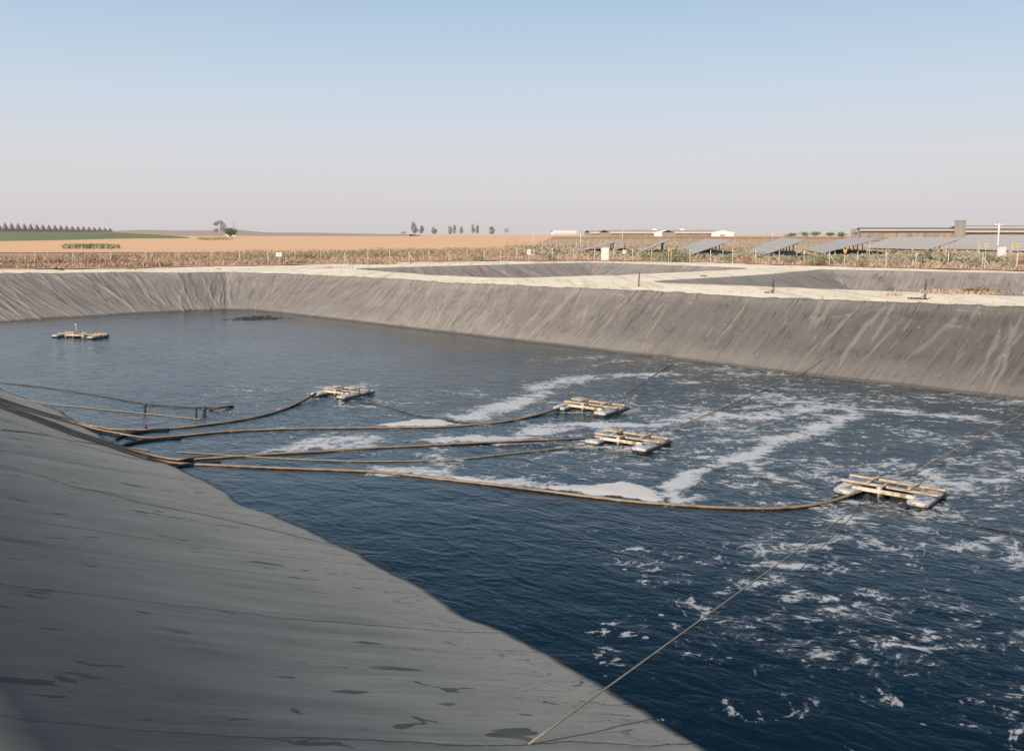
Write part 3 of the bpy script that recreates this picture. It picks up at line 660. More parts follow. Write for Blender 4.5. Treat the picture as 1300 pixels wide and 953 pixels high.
for i in H:
    b = lay(BP[i], .06)
    w = [at(x, y, WZ) + Vector((0, 0, .015)) for x, y in H[i]]; w[-1] = atY(H[i][-1][0], H[i][-1][1], w[-1].y - .6); w[-1].z = WZ + .2; w[-2].z = WZ + .06
    pts = smooth_path(b + w, 2); pts = densify(pts, .4)
    pts = [p + Vector((0, 0, .02 * (vn(p.x * .5 + i * 9, p.y * .5) - .5))) + Vector((.05, .1, 0)) * float(vn(p.x * .35 + i * 5, p.y * .3) - .5) for p in pts]
    MB().tube(pts, .054 if i != 4 else .060, 10).build('floating_hose', M['hose'], smooth=True, label=HL[i], cat='hose', group='floating hoses fanning out from the bank')
# dark sunken tails beside the bank
for pxs, lab in (([(150, 569), (162, 565), (180, 561), (198, 558.5), (230, 556)], 'short dark hose end dipping into water where the bundle leaves the bank'), ([(148, 558), (160, 553), (176, 550), (190, 547.5), (215, 546)], 'short dark hose end just above the other, beside the farthest hose'), ([(213, 591), (225, 587.5), (245, 583.5), (270, 581.5)], 'short dark hose end where the third hose leaves the bank'), ([(222, 595), (232, 591.5), (250, 590), (280, 588)], 'short dark hose end nearest the camera, beside the longest hose')):
    MB().tube(densify(smooth_path([at(x, y, WZ) + Vector((0, 0, .03)) for x, y in pxs]), .4), .06, 8).build('sunken_hose', M['black_edge'], smooth=True, label=lab, cat='hose')
def rope(pts, r, mat, lab, sag=0.0, grp=None):
    pts = densify([Vector(p) for p in pts], .8); n = len(pts) - 1
    pts = [p - Vector((0, 0, sag * 4 * (i / n) * (1 - i / n))) for i, p in enumerate(pts)]
    MB().tube(pts, r, 6).build('rope', mat, smooth=True, label=lab, cat='rope', group=grp)
# mooring ropes
nearD = at(1090, 641, WZ + .05)
q = ray(785, 862); tgt = nearD + (CAM + q * (13.5 / q.y) - nearD) * 1.9
rope([at(1098, 632, WZ + .2), CAM + q * (13.2 / q.y), ], .022, M['rope'], 'taut rope from the nearest raft to the near bank', .0) if False else None
e1 = atY(785, 862, 13.0); d_ = (e1 - at(1088, 643, WZ + .12)); h_ = bvh.ray_cast(e1, d_.normalized()); e2 = h_[0] if h_[0] is not None else e1 + d_ * .5
rope([at(1100, 628, WZ + .2), at(1088, 643, WZ + .12), e2], .014, M['rope'], 'taut tan rope from the nearest raft towards the camera', .0)
stk = [G(811, 365.2), G(981, 373.5), G(1174, 381)]
crest = lambda p, off: p
rope([at(793, 499, WZ + .1), onbank(862, 456, .05, bvr), stk[1] + Vector((0, 0, .3))], .022, M['rope'], 'thin rope from the upper middle raft up to the stake', .05)
rope([at(852, 545, WZ + .1), onbank(1010, 477.5, .05, bvr), stk[2] + Vector((0, 0, .3))], .022, M['rope'], 'thin rope from the lower middle raft to the far stake', .05)
rope([at(1150, 598, WZ + .25), at(1168, 594, WZ + .1), atY(1300, 525, 36.5), atY(1430, 455, 46)], .022, M['rope'], 'thin rope from the nearest raft to the right bank', .0)
def wrope(pxs, r, mat, lab):
    MB().tube(densify(smooth_path([onbank(x, y, .02) for x, y in pxs], 2), .6), r, 6).build('rope', mat, smooth=True, label=lab, cat='rope')
wrope([(-40, 492), (0, 501), (45, 511), (90, 516), (140, 521), (200, 527), (255, 533)], .02, M['rope'], 'thin rope slack across the water beside the far end of the near bank')
wrope([(0, 486), (60, 492), (130, 503), (180, 513), (230, 517), (268, 518)], .018, M['rope_dark'], 'thin dark rope joining the small posts standing in the water')
wrope([(225, 574), (300, 579), (400, 585), (500, 586.5), (580, 584), (650, 576), (715, 569), (760, 563)], .022, M['rope'], 'slim slack line floating between the third hose and the longest hose')
wrope([(835, 575), (870, 587), (930, 600), (1000, 613), (1045, 620)], .012, M['rope_dark'], 'brown rope sagging between the lower middle raft and the nearest raft')
wrope([(455, 511), (485, 514), (505, 521), (530, 528), (600, 538)], .018, M['rope_dark'], 'brown line trailing from the raft with parallel pale floats into foam')
wrope([(1188, 655), (1220, 663), (1270, 674), (1340, 686)], .013, M['rope_dark'], 'brown rope trailing to the right behind the nearest raft')
wrope([(0, 546), (50, 550.5), (90, 559), (120, 564), (160, 568), (190, 572)], .018, M['rope'], 'thin tan rope lying on the near liner just below the hose bundle')
wrope([(-60, 585), (0, 590), (60, 607), (100, 621), (140, 627), (180, 640), (240, 650), (330, 670), (400, 687), (470, 702)], .008, M['rope_dark'], 'thin dark crease line across the middle of the near liner')  # crease in the liner, built as a thin dark tube
wrope([(-60, 515), (0, 530), (60, 552), (105, 566), (150, 578), (200, 588)], .007, M['rope_dark'], 'thin dark line on the near liner between the tan rope and hose bundle')
# ------------------------------------------------------------------ pump rafts
def float_mb(w, l, h):
    mb = MB(); n = 12; prof = []
    for k in range(n + 1):
        a = -math.pi / 2 + math.pi * k / n; prof.append((w / 2 * math.copysign(abs(math.sin(a)) ** .5, math.sin(a)) if False else 0, 0))
    out = []
    r = w * .24
    for cx, cy, a0 in ((w / 2 - r, l / 2 - r, 0), (-w / 2 + r, l / 2 - r, 90), (-w / 2 + r, -l / 2 + r, 180), (w / 2 - r, -l / 2 + r, 270)):
        for k in range(6): an = R(a0 + k * 18); out.append((cx + r * math.cos(an), cy + r * math.sin(an)))
    m = len(out); vs = []; lv = ((-h * .6, .86), (-h * .2, .98), (h * .15, 1.0), (h * .33, .97), (h * .4, .9))
    for z, s in lv: vs += [(x * s, y * (1 - (1 - s) * w / l), z) for x, y in out]
    fs = [tuple(reversed(range(m))), tuple(range((len(lv) - 1) * m, len(lv) * m))]
    for a in range(len(lv) - 1):
        for k in range(m): j = (k + 1) % m; fs.append((a * m + k, a * m + j, a * m + m + j, a * m + m + k))
    return mb.add(vs, fs)
def rim_mb(w, l, z):
    out = []; r = w * .24
    for cx, cy, a0 in ((w / 2 - r, l / 2 - r, 0), (-w / 2 + r, l / 2 - r, 90), (-w / 2 + r, -l / 2 + r, 180), (w / 2 - r, -l / 2 + r, 270)):
        for k in range(5): an = R(a0 + k * 22.5); out.append(Vector((cx + (r + .012) * math.cos(an), cy + (r + .012) * math.sin(an), z)))
    return MB().tube(out + [out[0]], .022, 6, False)
def move(o, loc, rz=0.0, rx=0.0):
    o.location = loc; o.rotation_euler = (rx, 0, rz); return o
def raft(px, py, ydir_px, label, length=2.9, flen=2.35, scale=1.0, blue=True, tilt=0.0, seed=0, lean=0):
    r = random.Random(seed)
    c = at(px, py, WZ + .15); a, b = at(*ydir_px[0], WZ + .12), at(*ydir_px[1], WZ + .12)
    yd = (b - a).to_2d().normalized(); rz = math.atan2(-yd.x, yd.y)
    root = empty('floating_raft', (c.x, c.y, WZ), label, 'raft', 'pump rafts floating on the pond', rz); root.scale = (scale, scale, scale); root.rotation_euler = (tilt, lean, rz)
    X = length / 2 - .34
    for s in (-1, 1):
        w = .68; fl = float_mb(w, flen, .22).build('float', M['float'], root, True); move(fl, (s * X, r.uniform(-.05, .05), .13), r.uniform(-.03, .03))
        rim_mb(w, flen, -.05).build('rim', M['black_edge'], fl, True)
        if blue:
            st = MB(); y0 = (flen / 2 - .75) * (1 if s < 0 else -1)
            st.box((0, y0, .0905), (w * .80, .62 if s < 0 else .36, .004)); bp = st.build('blue_panel', M['float_blue'], fl)
    # long beams
    for y in (-.12, .70):
        bm = MB().box((0, 0, 0), (length * 1.03, .11, .075), bev=.008).build('beam', M['wood'], root); move(bm, (r.uniform(-.05, .05), y, .30), r.uniform(-.015, .015))
    for x in (-.62, .70):
        cb = MB().box((0, 0, 0), (.10, 1.05, .06), bev=.008).build('crossbar', M['wood'], root); move(cb, (x, .30, .372), r.uniform(-.05, .05))
    lb = MB().box((0, 0, 0), (1.95, .10, .12), bev=.01).build('pump_beam', M['wood_pale'], root); move(lb, (0, -.60, .23))
    for x in (-.93, .93):
        h = MB().box((0, 0, 0), (.13, .16, .24), bev=.012).build('bracket', M['wood_pale'], root); move(h, (x, -.60, .17))
    mid = MB().box((0, 0, 0), (.09, .62, .05), bev=.006).build('crossbar', M['wood'], root); move(mid, (-.1, -.33, .3655))
    # pump body hung between the floats
    pm = MB().tube([(-.8, .1, -.02), (-.5, .1, .02), (.5, .1, .02), (.8, .1, -.02)], [.1, .19, .19, .1], 12); pm.tube([(0, .1, .0), (-.05, -.3, .06), (-.15, -.62, .10)], .1, 10)
    pb = pm.build('pump', M['pump'], root, True)
    MB().tube([(-.15, -.6, .02), (-.15, -.6, .40)], .05, 10).tube([(-.24, -.6, .33), (-.06, -.6, .33)], .03, 8).build('valve', M['steel'], pb, True)
    for k in range(3): MB().tube([(-.7 + k * .33, -.55 + r.uniform(-.1, .1), .2), (-.66 + k * .33 + r.uniform(-.1, .1), -.7, .05), (-.5 + k * .33, -.75, -.03)], .014, 5).build('cable', M['black_edge'], root, True)
    return root
raft(1129, 622, ((1170, 645), (1200, 622)), 'nearest raft with bright blue paint on its left float', 3.05, 2.2, seed=1, scale=.86)
raft(797, 558, ((805, 574), (850, 555)), 'lower of the two middle rafts, pale beams between two floats', 3.0, 2.5, seed=2, scale=.84)
raft(751, 516, ((757, 525), (797, 513)), 'upper of the two middle rafts, behind the foam streak', 3.0, 2.5, seed=3, scale=.86)
raft(436, 497, ((427, 505.5), (474, 495)), 'raft with parallel pale floats, alone left of the pond middle', 2.7, 2.9, seed=4, scale=.76)
er = raft(102, 425.5, ((85, 428), (118, 421)), 'farthest raft carrying a short white topped mast, by the far bank', 4.4, 2.0, seed=5, blue=False, scale=.86)
er.rotation_euler = (0, 0, -.35)
MB().tube([(-.5, .1, .2), (-.5, .1, .95)], .02, 8).tube([(-.5, .1, .93), (-.5, .1, 1.1)], .075, 10).build('mast', M['white'], er, True)
# stub posts standing in water
def stub(px, py, h, lab, r=.07, lean=0.0):
    h *= .8; r *= .75
    p = at(px, py, WZ); root = empty('mooring_post', p, lab, 'post', 'small posts standing in the water')
    MB().tube([(0, 0, -.5), (lean, 0, h)], [r, r * .9], 8).build('shaft', M['rust'], root, True)
    MB().tube([(lean * .9, 0, h - .12), (lean, 0, h - .04)], r * 1.35, 8).build('rope_wrap', M['rope_dark'], root, True)
stub(184, 521, .36, 'lone dark post standing in the water nearest the near bank', .075)
stub(249, 525, .36, 'thin dark post in the water, left one of a close pair', .06)
stub(259.5, 524, .30, 'thicker dark post in the water, right one of a close pair', .10)
stub(185, 544, .18, 'tiny dark stub poking from the water above the hose bundle', .06)
MB().tube([at(266, 519.5, WZ + .03), at(280, 517.5, WZ + .1), at(296, 515.5, WZ + .03)], .045, 7).build('floating_stick', M['rust'], smooth=True, label='brown stick floating in the water right of the paired posts', cat='stick')
# crest stakes
for p, h, lab, clump in ((stk[0], 1.1, 'thin rusty stake on the sand berm with a small round foot, leftmost of three', 0), (stk[1], 1.0, 'rusty stake on the berm with a dark stone left of it, middle of three', 1), (stk[2], 1.25, 'tall rusty stake on the berm with coiled rope at its foot, rightmost of three', 2)):
    root = empty('anchor_stake', p, lab, 'stake', 'rusty stakes along the berm')
    MB().tube([(0, 0, -.2), (.0, 0, h * .6), (.03, 0, h)], [.05, .045, .03], 8).build('rod', M['rust'], root, True)
    MB().tube([(0, 0, 0), (0, 0, .14)], [.2, .09], 10).build('collar', M['rust'], root, True)
    mb = MB()
    if clump: 
        for k in range(5 if clump == 2 else 2):
            x = -.3 - k * .16; mb.tube([(x - .10, .0, .05 + .05 * random.random()), (x, .06, .12), (x + .12, -.04, .05)], [.03, .06, .03], 7)
        mb.build('rope_coil', M['debris'], root, True)
        MB().tube([(0, -.05, h * .25), (.02, -.05, h * .45)], .085, 8).build('rope_wrap', M['rope'], root, True)
# ------------------------------------------------------------------ vegetation
def leaves(n, size, shape, rnd, flat=.5, tall=1.0):
    """random leaf quads: shape(rnd) gives a point"""
    V = np.zeros((n, 3, 3))
    P = np.array([shape(rnd) for _ in range(n)]); d1 = rnd.normal(size=(n, 3)); d1 /= np.linalg.norm(d1, axis=1)[:, None]; d2 = rnd.normal(size=(n, 3)); d2 /= np.linalg.norm(d2, axis=1)[:, None]
    sz = size * rnd.uniform(.5, 1.3, (n, 1)); V[:, 0] = P - d1 * sz; V[:, 1] = P + d1 * sz * .6 + d2 * sz * .5; V[:, 2] = P + d2 * sz * tall
    return V.reshape(-1, 3), np.arange(3 * n).reshape(n, 3)
def blob(cs, rnd_dens=None):
    """cs: list of (centre, (rx,ry,rz)); returns sampler favouring shells"""
    ws = np.array([c[1][0] * c[1][2] for c in cs]); ws = ws / ws.sum()
    def f(r):
        c, s = cs[r.choice(len(cs), p=ws)]; d = r.normal(size=3); d /= np.linalg.norm(d); k = r.uniform(.35, 1.05) ** .6
        return np.array(c) + d * np.array(s) * k
    return f
def blades(name, pts, hts, mat, label, cat, wd=.05, lean=.35, kind='stuff', nper=1):
    n = len(pts); hts = hts[:, None]; a = rng.uniform(0, 6.28, n); w = wd * rng.uniform(.6, 1.5, n)
    base = np.asarray(pts); dx = np.stack([np.cos(a) * w, np.sin(a) * w, 0 * a], 1); l = rng.normal(0, lean, (n, 2)); top = base + np.column_stack([l * hts, hts])
    mid = base + np.column_stack([l * hts * .35, hts * .55])
    V = np.stack([base - dx, base + dx, mid + dx * 1.3, top, mid - dx * 1.3], 1).reshape(-1, 3); i = np.arange(n)[:, None] * 5
    f = np.concatenate([i + np.array([[0, 1, 2]]), i + np.array([[0, 2, 4]]), i + np.array([[4, 2, 3]])], 0)
    o = quick_mesh(name, V, f, mat); tag(o, label, cat, kind=kind); return o
def strip_pts(n, x0, x1, ylo, yhi, den=None):
    """random points on the ground between two surveyed lines"""
    out = []
    while len(out) < n:
        px = random.uniform(x0, x1); lo, hi = ylo(px), yhi(px); py = random.uniform(lo, hi)
        p = G(px, py)
        if den and random.random() > den(p.x, p.y): continue
        out.append((p.x, p.y, p.z + .05))
    return np.array(out)
ey = lambda px: float(np.interp(px, [e[0] for e in edge_px], [e[1] for e in edge_px]))
dn = lambda x, y: .25 + 1.1 * max(0, float(fbm(np.array(x * .13), np.array(y * .13), 3)) + .25)
# left weed belt behind and through the fence
def belt(n, x0, x1, a, b, h0, h1, mat, label, wd=.05, den=dn, lean=.3):
    P = strip_pts(n, x0, x1, lambda p: ey(p) - a, lambda p: ey(p) - b, den); hn = .6 + .9 * np.clip(fbm(P[:, 0] * .2, P[:, 1] * .2 + 5, 3) + .4, 0, 1.2)
    blades('dry_weeds', P, rng.uniform(h0, h1, n) * hn, mat, label, 'weeds', wd, lean)
belt(42000, -60, 660, 14.5, 6.6, .3, .95, M['weed'], 'tall brown dry weeds growing along the fence left of the sheds', .035, lean=.55)
belt(14000, -60, 660, 5.0, 1.0, .25, .7, M['weed_red'], 'low reddish dry weeds at the foot of the left fence', .04, lean=.6)
belt(3000, 300, 660, 10, 5, .4, 1.1, M['weed_green'], 'greenish weeds mixed into the belt behind the middle fence', .04, lean=.5)
belt(6000, 640, 1330, 3.6, .4, .15, .5, M['weed_red'], 'low rusty weeds along the foot of the right fence', .05, lean=.6)
belt(22000, 640, 1330, 19, 3, .25, .75, M['scrub'], 'grey green scrub spread between the fence and the solar panels', .13, lambda x, y: .15 + 1.3 * max(0, float(fbm(np.array(x * .12), np.array(y * .07), 3)) + .2), .8)
belt(20000, 640, 1330, 30, 3, .2, .55, M['weed'], 'straw coloured dry grass under the solar panels', .12)
# individual bushes
def bush(px, py, w, h, mat, lab, grp='bushes behind the right fence'):
    p = G(px, py); rnd = np.random.default_rng(int(px * 10)); rt = empty('bush', p, lab, 'bush', grp)
    cs = [(rnd.uniform(-w * .32, w * .32, 3) * [1, 1, 0] + [0, 0, h * rnd.uniform(.3, .62)], (w * rnd.uniform(.2, .32), w * rnd.uniform(.2, .32), h * rnd.uniform(.25, .4))) for _ in range(7)]
    V, f = leaves(900, max(.10, w * .045), blob(cs), rnd); o = quick_mesh('foliage', V, f, mat); o.parent = rt
    mb = MB()
    for k in range(4): mb.tube([(0, 0, -.1), (rnd.uniform(-.3, .3) * w, rnd.uniform(-.3, .3) * w, h * .55)], [.04, .015], 5)
    mb.build('stem', M['bark_haze'], rt)
for b in ((700, 331, 2.2, 1.3, 'bush', 'small olive bush beside the white box sign'), (607, 332, 2.0, 1.2, 'bush', 'small round green bush left of the tall pole'),
          (848, 333, 5.5, 2.0, 'bush', 'wide olive bush under the first grey solar table'), (866, 332, 4.0, 2.3, 'bush', 'taller olive bush touching the wide solar table'),
          (822, 331.5, 3.0, 1.5, 'bush', 'low olive bush left of the yellow sign'), (921, 334, 2.6, 1.5, 'bush', 'grey green bush right of the wide solar table legs'),
          (943, 335, 2.6, 1.4, 'bush_orange', 'rusty orange bush below the pale solar table'), (1003, 336, 2.6, 1.5, 'scrub', 'pale scrub bush left of the small yellow sign'),
          (1038, 338, 3.6, 1.8, 'bush', 'broad olive bush behind the braced fence post'), (1066, 338, 3.0, 1.7, 'bush', 'olive bush under the middle yellow sign'),
          (1092, 339, 2.6, 1.3, 'scrub', 'pale grey bush near the tall grey post'), (1141, 339.5, 3.4, 1.5, 'scrub', 'wide pale bush left of the upright dark shrub'),
          (1176, 333, 1.3, 2.2, 'bush', 'upright narrow dark green shrub behind the right fence'), (1205, 336, 1.1, 2.2, 'bush', 'slim dark shrub right beside a fence post'),
          (1231, 341, 3.2, 1.5, 'scrub', 'pale bush left of the braced right post'), (1253, 336, 2.4, 1.9, 'bush', 'green bush left of the white cabinet on the right'),
          (1283, 340, 3.0, 1.3, 'scrub', 'grey bush below the white cabinet on the right'), (1299, 341, 3.0, 1.9, 'bush_orange', 'orange brown bush at the right end of the fence')):
    bush(b[0], b[1], b[2], b[3], M[b[4]], b[5])
def tuft(px, py, r, h, n, mat, lab):
    p = G(px, py); P = np.column_stack([rng.normal(p.x, r, n), rng.normal(p.y, r * .6, n), np.full(n, p.z + .03)])
    o = blades('weed_tuft', P, rng.uniform(.3, 1, n) * h, mat, lab, 'weeds', .03, .5, kind='stuff')
tuft(1222, 373.2, 1.6, .32, 500, M['weed_red'], 'rusty weeds on the edge of the right hand basin')
tuft(1242, 372.6, .45, .6, 160, M['weed_green'], 'bright green weed beside the black lump on the basin edge')
tuft(478, 336, 1.6, .5, 300, M['weed_green'], 'green weeds at the left tip of the middle basin')
tuft(420, 341, 1.3, .25, 160, M['weed'], 'sparse straw on the sand left of the middle basin')
tuft(1132, 376.6, .3, .4, 30, M['weed'], 'tiny lone straw tuft on the berm between two stakes')
def stones(n, lab, poly_px, r0, r1):
    mb = MB()
    for _ in range(n):
        t = random.random(); px_ = random.uniform(*poly_px[0]); lo = float(np.interp(px_, poly_px[1], poly_px[2])); hi = float(np.interp(px_, poly_px[1], poly_px[3])); p = G(px_, random.uniform(lo, hi))
        rr_ = random.uniform(r0, r1) * random.random() ** 1.5 + r0; a0 = random.random() * 6; q = p + Vector((0, 0, .05)); k5 = [q + Vector((math.cos(a0 + k * 1.2566) * rr_ * random.uniform(.7, 1.3), math.sin(a0 + k * 1.2566) * rr_ * random.uniform(.7, 1.3), 0)) for k in range(5)]
        mb.add([q + Vector((0, 0, rr_ * 1.1))] + k5, [(0, 1 + k, 1 + (k + 1) % 5) for k in range(5)])
    mb.build('stones', M['stone'], label=lab, cat='stones', kind='stuff')
M['stone'] = simple('berm_stone', (.50, .42, .33), (.30, .24, .19), 2, .9)
stones(380, 'loose stones scattered over the sand berm right of the pond', ((420, 1330), (420, 574, 716, 817, 919, 1070, 1300), (350, 355.5, 357, 361, 368, 371.5, 380), (352, 361, 367, 370.5, 376, 382, 391.5)), .02, .07)
stones(420, 'small stones along the sandy edge before the fence', ((-20, 1330), (0, 170, 330, 480, 650, 850, 970, 1150, 1300), (343.2, 341.5, 338, 334.5, 331.7, 332.5, 336.5, 341.7, 345), (347, 345.5, 343.5, 338, 334, 333.5, 340, 342.8, 347)), .03, .10)
# debris
def lump(px, py, w, h, mat, name, lab, cat):
    p = G(px, py); mb = MB(); r = random.Random(int(px))
    for k in range(9):
        a = Vector(((k - 4) * w * .1, r.uniform(-w / 12, w / 12), r.uniform(.1, h * .3))); b = Vector(((k - 4) * w * .06, r.uniform(-w / 12, w / 12), r.uniform(0, h * .5)))
        mb.tube([a, (a + b) / 2 + Vector((0, 0, h * .15)), b], [h * .12, h * .3, h * .1], 6)
    o = mb.build(name, mat, smooth=False, label=lab, cat=cat); o.location = (p.x, p.y, p.z + .05)
lump(75, 343.8, 1.5, .4, M['debris'], 'rubbish_heap', 'dark rubbish heap on the sand beside the far left crest', 'rubbish')
lump(168, 342.6, 1.8, .4, M['ramp'], 'dry_clump', 'reddish brown clump on the sand right of the dark heap', 'clump')
lump(277, 342.8, 1.0, .25, M['weed'], 'dry_clump', 'small straw clump on the sand above the pond corner', 'clump')
lump(1229, 372.8, .8, .45, M['debris'], 'black_sack', 'small black lump among weeds on the right basin edge', 'sack')
lump(893, 352.3, .7, .25, M['ramp'], 'dry_clump', 'tiny red brown clump at the left tip of the right basin', 'clump')
# rust-red earth chute running down the middle basin
a, b = G(836, 345.8), G(846, 334.0)
mb = MB(); n = 12; L = []
for k in range(n + 1):
    t = k / n; c = G(835 + 12 * t + math.sin(t * 7) * 1, 345.5 - 11.5 * t); w = 1.1 - .3 * t + .2 * math.sin(k * 2.1)
    z = c.z + .12 + .1 * math.sin(math.pi * t); L += [(c.x - w, c.y, z - .25), (c.x - w * .4, c.y, z + .08), (c.x + w * .5, c.y, z + .06), (c.x + w, c.y, z - .25)]
# it rests on the rim: follow basin rim only
# ------------------------------------------------------------------ trees
def tree(px, ybase, Y, wpx, hpx, mat, lab, kind='cypress', grp=None, n=420, trunk=.12):
    p = atY(px, ybase, Y); rnd = np.random.default_rng(int(px * 7)); s = Y / F; w = wpx * s; h = hpx * s
    rt = empty('cypress_tree' if kind == 'cypress' else ('round_tree' if kind == 'round' else 'sparse_tree'), p, lab, 'tree', grp)
    if kind == 'cypress': cs = [((rnd.uniform(-.14, .14) * w, 0, h * (.22 + .68 * k / 6)), (w * (.5 - .32 * abs(k / 6 - .35) * 1.4) * rnd.uniform(.75, 1.1), w * .35, h * .12)) for k in range(7)]
    elif kind == 'round': cs = [((rnd.uniform(-.3, .3) * w, rnd.uniform(-.3, .3) * w, h * rnd.uniform(.35, .75)), (w * .27, w * .27, h * .22)) for k in range(9)]
    else: cs = [((x * w, 0, z * h), (a_ * w, a_ * w, b_ * h)) for x, z, a_, b_ in ((-.28, .78, .18, .12), (.0, .88, .22, .12), (.22, .7, .2, .1), (-.3, .42, .16, .12), (.1, .5, .14, .1), (.3, .55, .12, .08))]
    V, f = leaves(n, w * (.06 if kind != 'cypress' else .2), blob(cs), rnd); o = quick_mesh('crown', V, f, mat); o.parent = rt
    mb = MB().tube([(0, 0, -.5), (.02 * w, 0, h * .45), (0, 0, h * .8)], [w * trunk * .35, w * trunk * .2, w * trunk * .1], 7)
    for c, _ in cs[:5]: mb.tube([(0, 0, h * .25), tuple(c)], [w * trunk * .2, w * .012], 5)
    mb.build('trunk', M['bark_haze'], rt)
for i, (x, w, h, k, lab) in enumerate(((512, 9, 4, 'round', 'low round bush tree at the left end of the hazy row'), (526, 8, 15, 'cypress', 'tallest hazy tree in the row on the horizon'), (535, 6, 11, 'cypress', 'slimmer hazy tree right beside the tallest one'),
        (551, 7, 9, 'cypress', 'short hazy tree alone right of the tallest pair'), (571.5, 6, 10, 'cypress', 'hazy tree, left of the close trio'), (577, 5, 12, 'cypress', 'hazy tree, tallest of the close trio'), (585.5, 5, 9.5, 'cypress', 'thin hazy tree, right of the close trio'),
        (600.5, 5, 12.5, 'cypress', 'hazy tree, left of the broad twin pair'), (606, 5, 12, 'cypress', 'hazy tree, right of the broad twin pair'), (624, 7.5, 10, 'cypress', 'hazy tree between the twin pair and the last one'), (643.5, 9, 9.5, 'round', 'hazy round topped tree at the right end of the row'))):
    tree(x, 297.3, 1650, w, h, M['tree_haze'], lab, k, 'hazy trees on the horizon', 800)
tree(280, 301, 720, 19, 21, M['tree_grey'], 'tall sparse grey tree left of the round green one', 'sparse', None, 650, .1)
tree(291.5, 301.8, 715, 21, 15.5, M['tree_green'], 'round green tree beside a tall pole in the field', 'round', None, 1400, .1)
for i, (x, w, h, lab) in enumerate(((1004, 15, 6.5, 'leftmost low green tree beyond the solar panels'), (1020, 14, 8, 'second low green tree from the left beyond the panels'), (1035, 15, 9, 'tallest low green tree beyond the panels'), (1052, 15, 7.5, 'low green tree right of the tallest one'), (1070, 16, 7.5, 'low green tree beside the long cream shed end'), (1085, 13, 9, 'rightmost low green tree touching the cream shed'))):
    tree(x, 301.5, 620, w, h, M['tree_green'], lab, 'round', 'low green trees beyond the solar panels', 700, .1)
tree(1173, 301.5, 520, 15, 3.4, M['tree_green'], 'small flat green bush in front of the long shed wall', 'round', None, 300, .05)
# pole behind the round tree and white bits of machinery under it
def pole(px, y0, y1, Y, w, name, lab, cat, mat='post', arm=0, grp=None):
    a = atY(px, y0, Y); h = (y0 - y1) * Y / F; rt = empty(name, a, lab, cat, grp)
    MB().tube([(0, 0, -.3), (0, 0, h)], [w, w * .8], 8).build('shaft', M[mat], rt, True)
    if arm: MB().box((0, 0, h - .15), (arm, .12, .12)).build('crossarm', M[mat], rt); MB().tube([(-arm / 2, 0, h - .1), (-arm / 2, 0, h + .1)], .05, 6).tube([(arm / 2, 0, h - .1), (arm / 2, 0, h + .1)], .05, 6).build('insulator', M['white'], rt)
    else: MB().box((0, 0, h + .05), (w * 2.6, w * 2.6, .12)).build('cap', M[mat], rt)
    return rt
pole(297, 300, 280.5, 716, .42, 'utility_pole', 'thick grey pole standing behind the round green tree', 'pole', 'bark_haze')
pole(677, 315, 298, 190, .11, 'lamp_pole', 'short pale pole with no arms left of the white sheds', 'pole')
pole(737, 318, 296, 190, .10, 'lamp_pole', 'taller pale pole in front of the distant sheds', 'pole')
pole(790, 318, 287, 240, .09, 'lamp_pole', 'slim white pole rising between the distant sheds', 'pole')
pole(981, 305, 295, 330, .14, 'lamp_pole', 'short white pole left of the low green trees', 'pole')
pole(1266, 328, 284.5, 150, .14, 'utility_pole', 'tall white pole with a crossarm beside the right cabinet', 'pole', 'white', arm=1.4)
for k, (x, y) in enumerate(((287, 299.0), (289.5, 300.2), (296, 300.2), (299, 300.6))):
    p = atY(x, y, 705); rt = empty('beehive_box', p, ('upper of two white boxes under the left of the round tree', 'lower of two white boxes under the left of the round tree', 'left of two white boxes at the right of the round tree', 'right of two white boxes at the right of the round tree')[k], 'box', 'white boxes under the round tree')
    MB().box((0, 0, .5), (1.0, 1.0, 1.0)).build('body', M['white'], rt); MB().box((0, 0, 1.06), (1.15, 1.15, .1)).build('lid', M['roof_pale'], rt)
# shrub row in the stubble
def shrubrow(n, x0, x1, y, hmax, lab, mat):
    P = []
    for _ in range(n):
        px = random.uniform(x0, x1); t = (px - x0) / (x1 - x0); 
        if random.random() > math.sin(math.pi * t) ** .5: continue
        p = at(px, y + random.gauss(0, .5), -.05); P.append((p.x, p.y, -.05))
    P = np.array(P); blades('shrub_row', P, rng.uniform(.3, 1, len(P)) * hmax, mat, lab, 'shrubs', .12, .6)
shrubrow(2200, 80, 152, 314.8, 1.25, 'low olive weeds in the stubble field between fence and green crop', M['weed_green'])
shrubrow(700, 248, 296, 304.0, 1.6, 'thin green weed patch in the field before the sparse tree', M['weed_green'])
# ------------------------------------------------------------------ fences
def fence(posts, ph, name, lab, braces=(), wires=(.3, .65, 1.0, 1.35), rad=.045, nw_=True):
    P = [G(x, y) for x, y in posts]; c = P[0]; rt = empty(name, c, lab, 'fence')
    for i, p in enumerate(P):
        d = p - c; h = ph * random.uniform(.97, 1.04); le = random.uniform(-.04, .04)
        MB().tube([d + Vector((0, 0, -.2)), d + Vector((le, 0, h))], rad, 7).build('post', M['post'], rt, True)
    for i, sgn in braces:
        d = P[i] - c; q = (P[min(i + 1, len(P) - 1)] - P[max(i - 1, 0)]).normalized() * sgn
        MB().tube([d + q * 1.15 + Vector((0, 0, .0)), d + q * .06 + Vector((0, 0, ph * .72))], rad * .8, 6).build('brace', M['post'], rt, True)
    for h in wires:
        MB().tube([p - c + Vector((0, 0, h * ph / 1.75)) for p in P], .009, 4).build('wire', M['wire'], rt)
    return rt
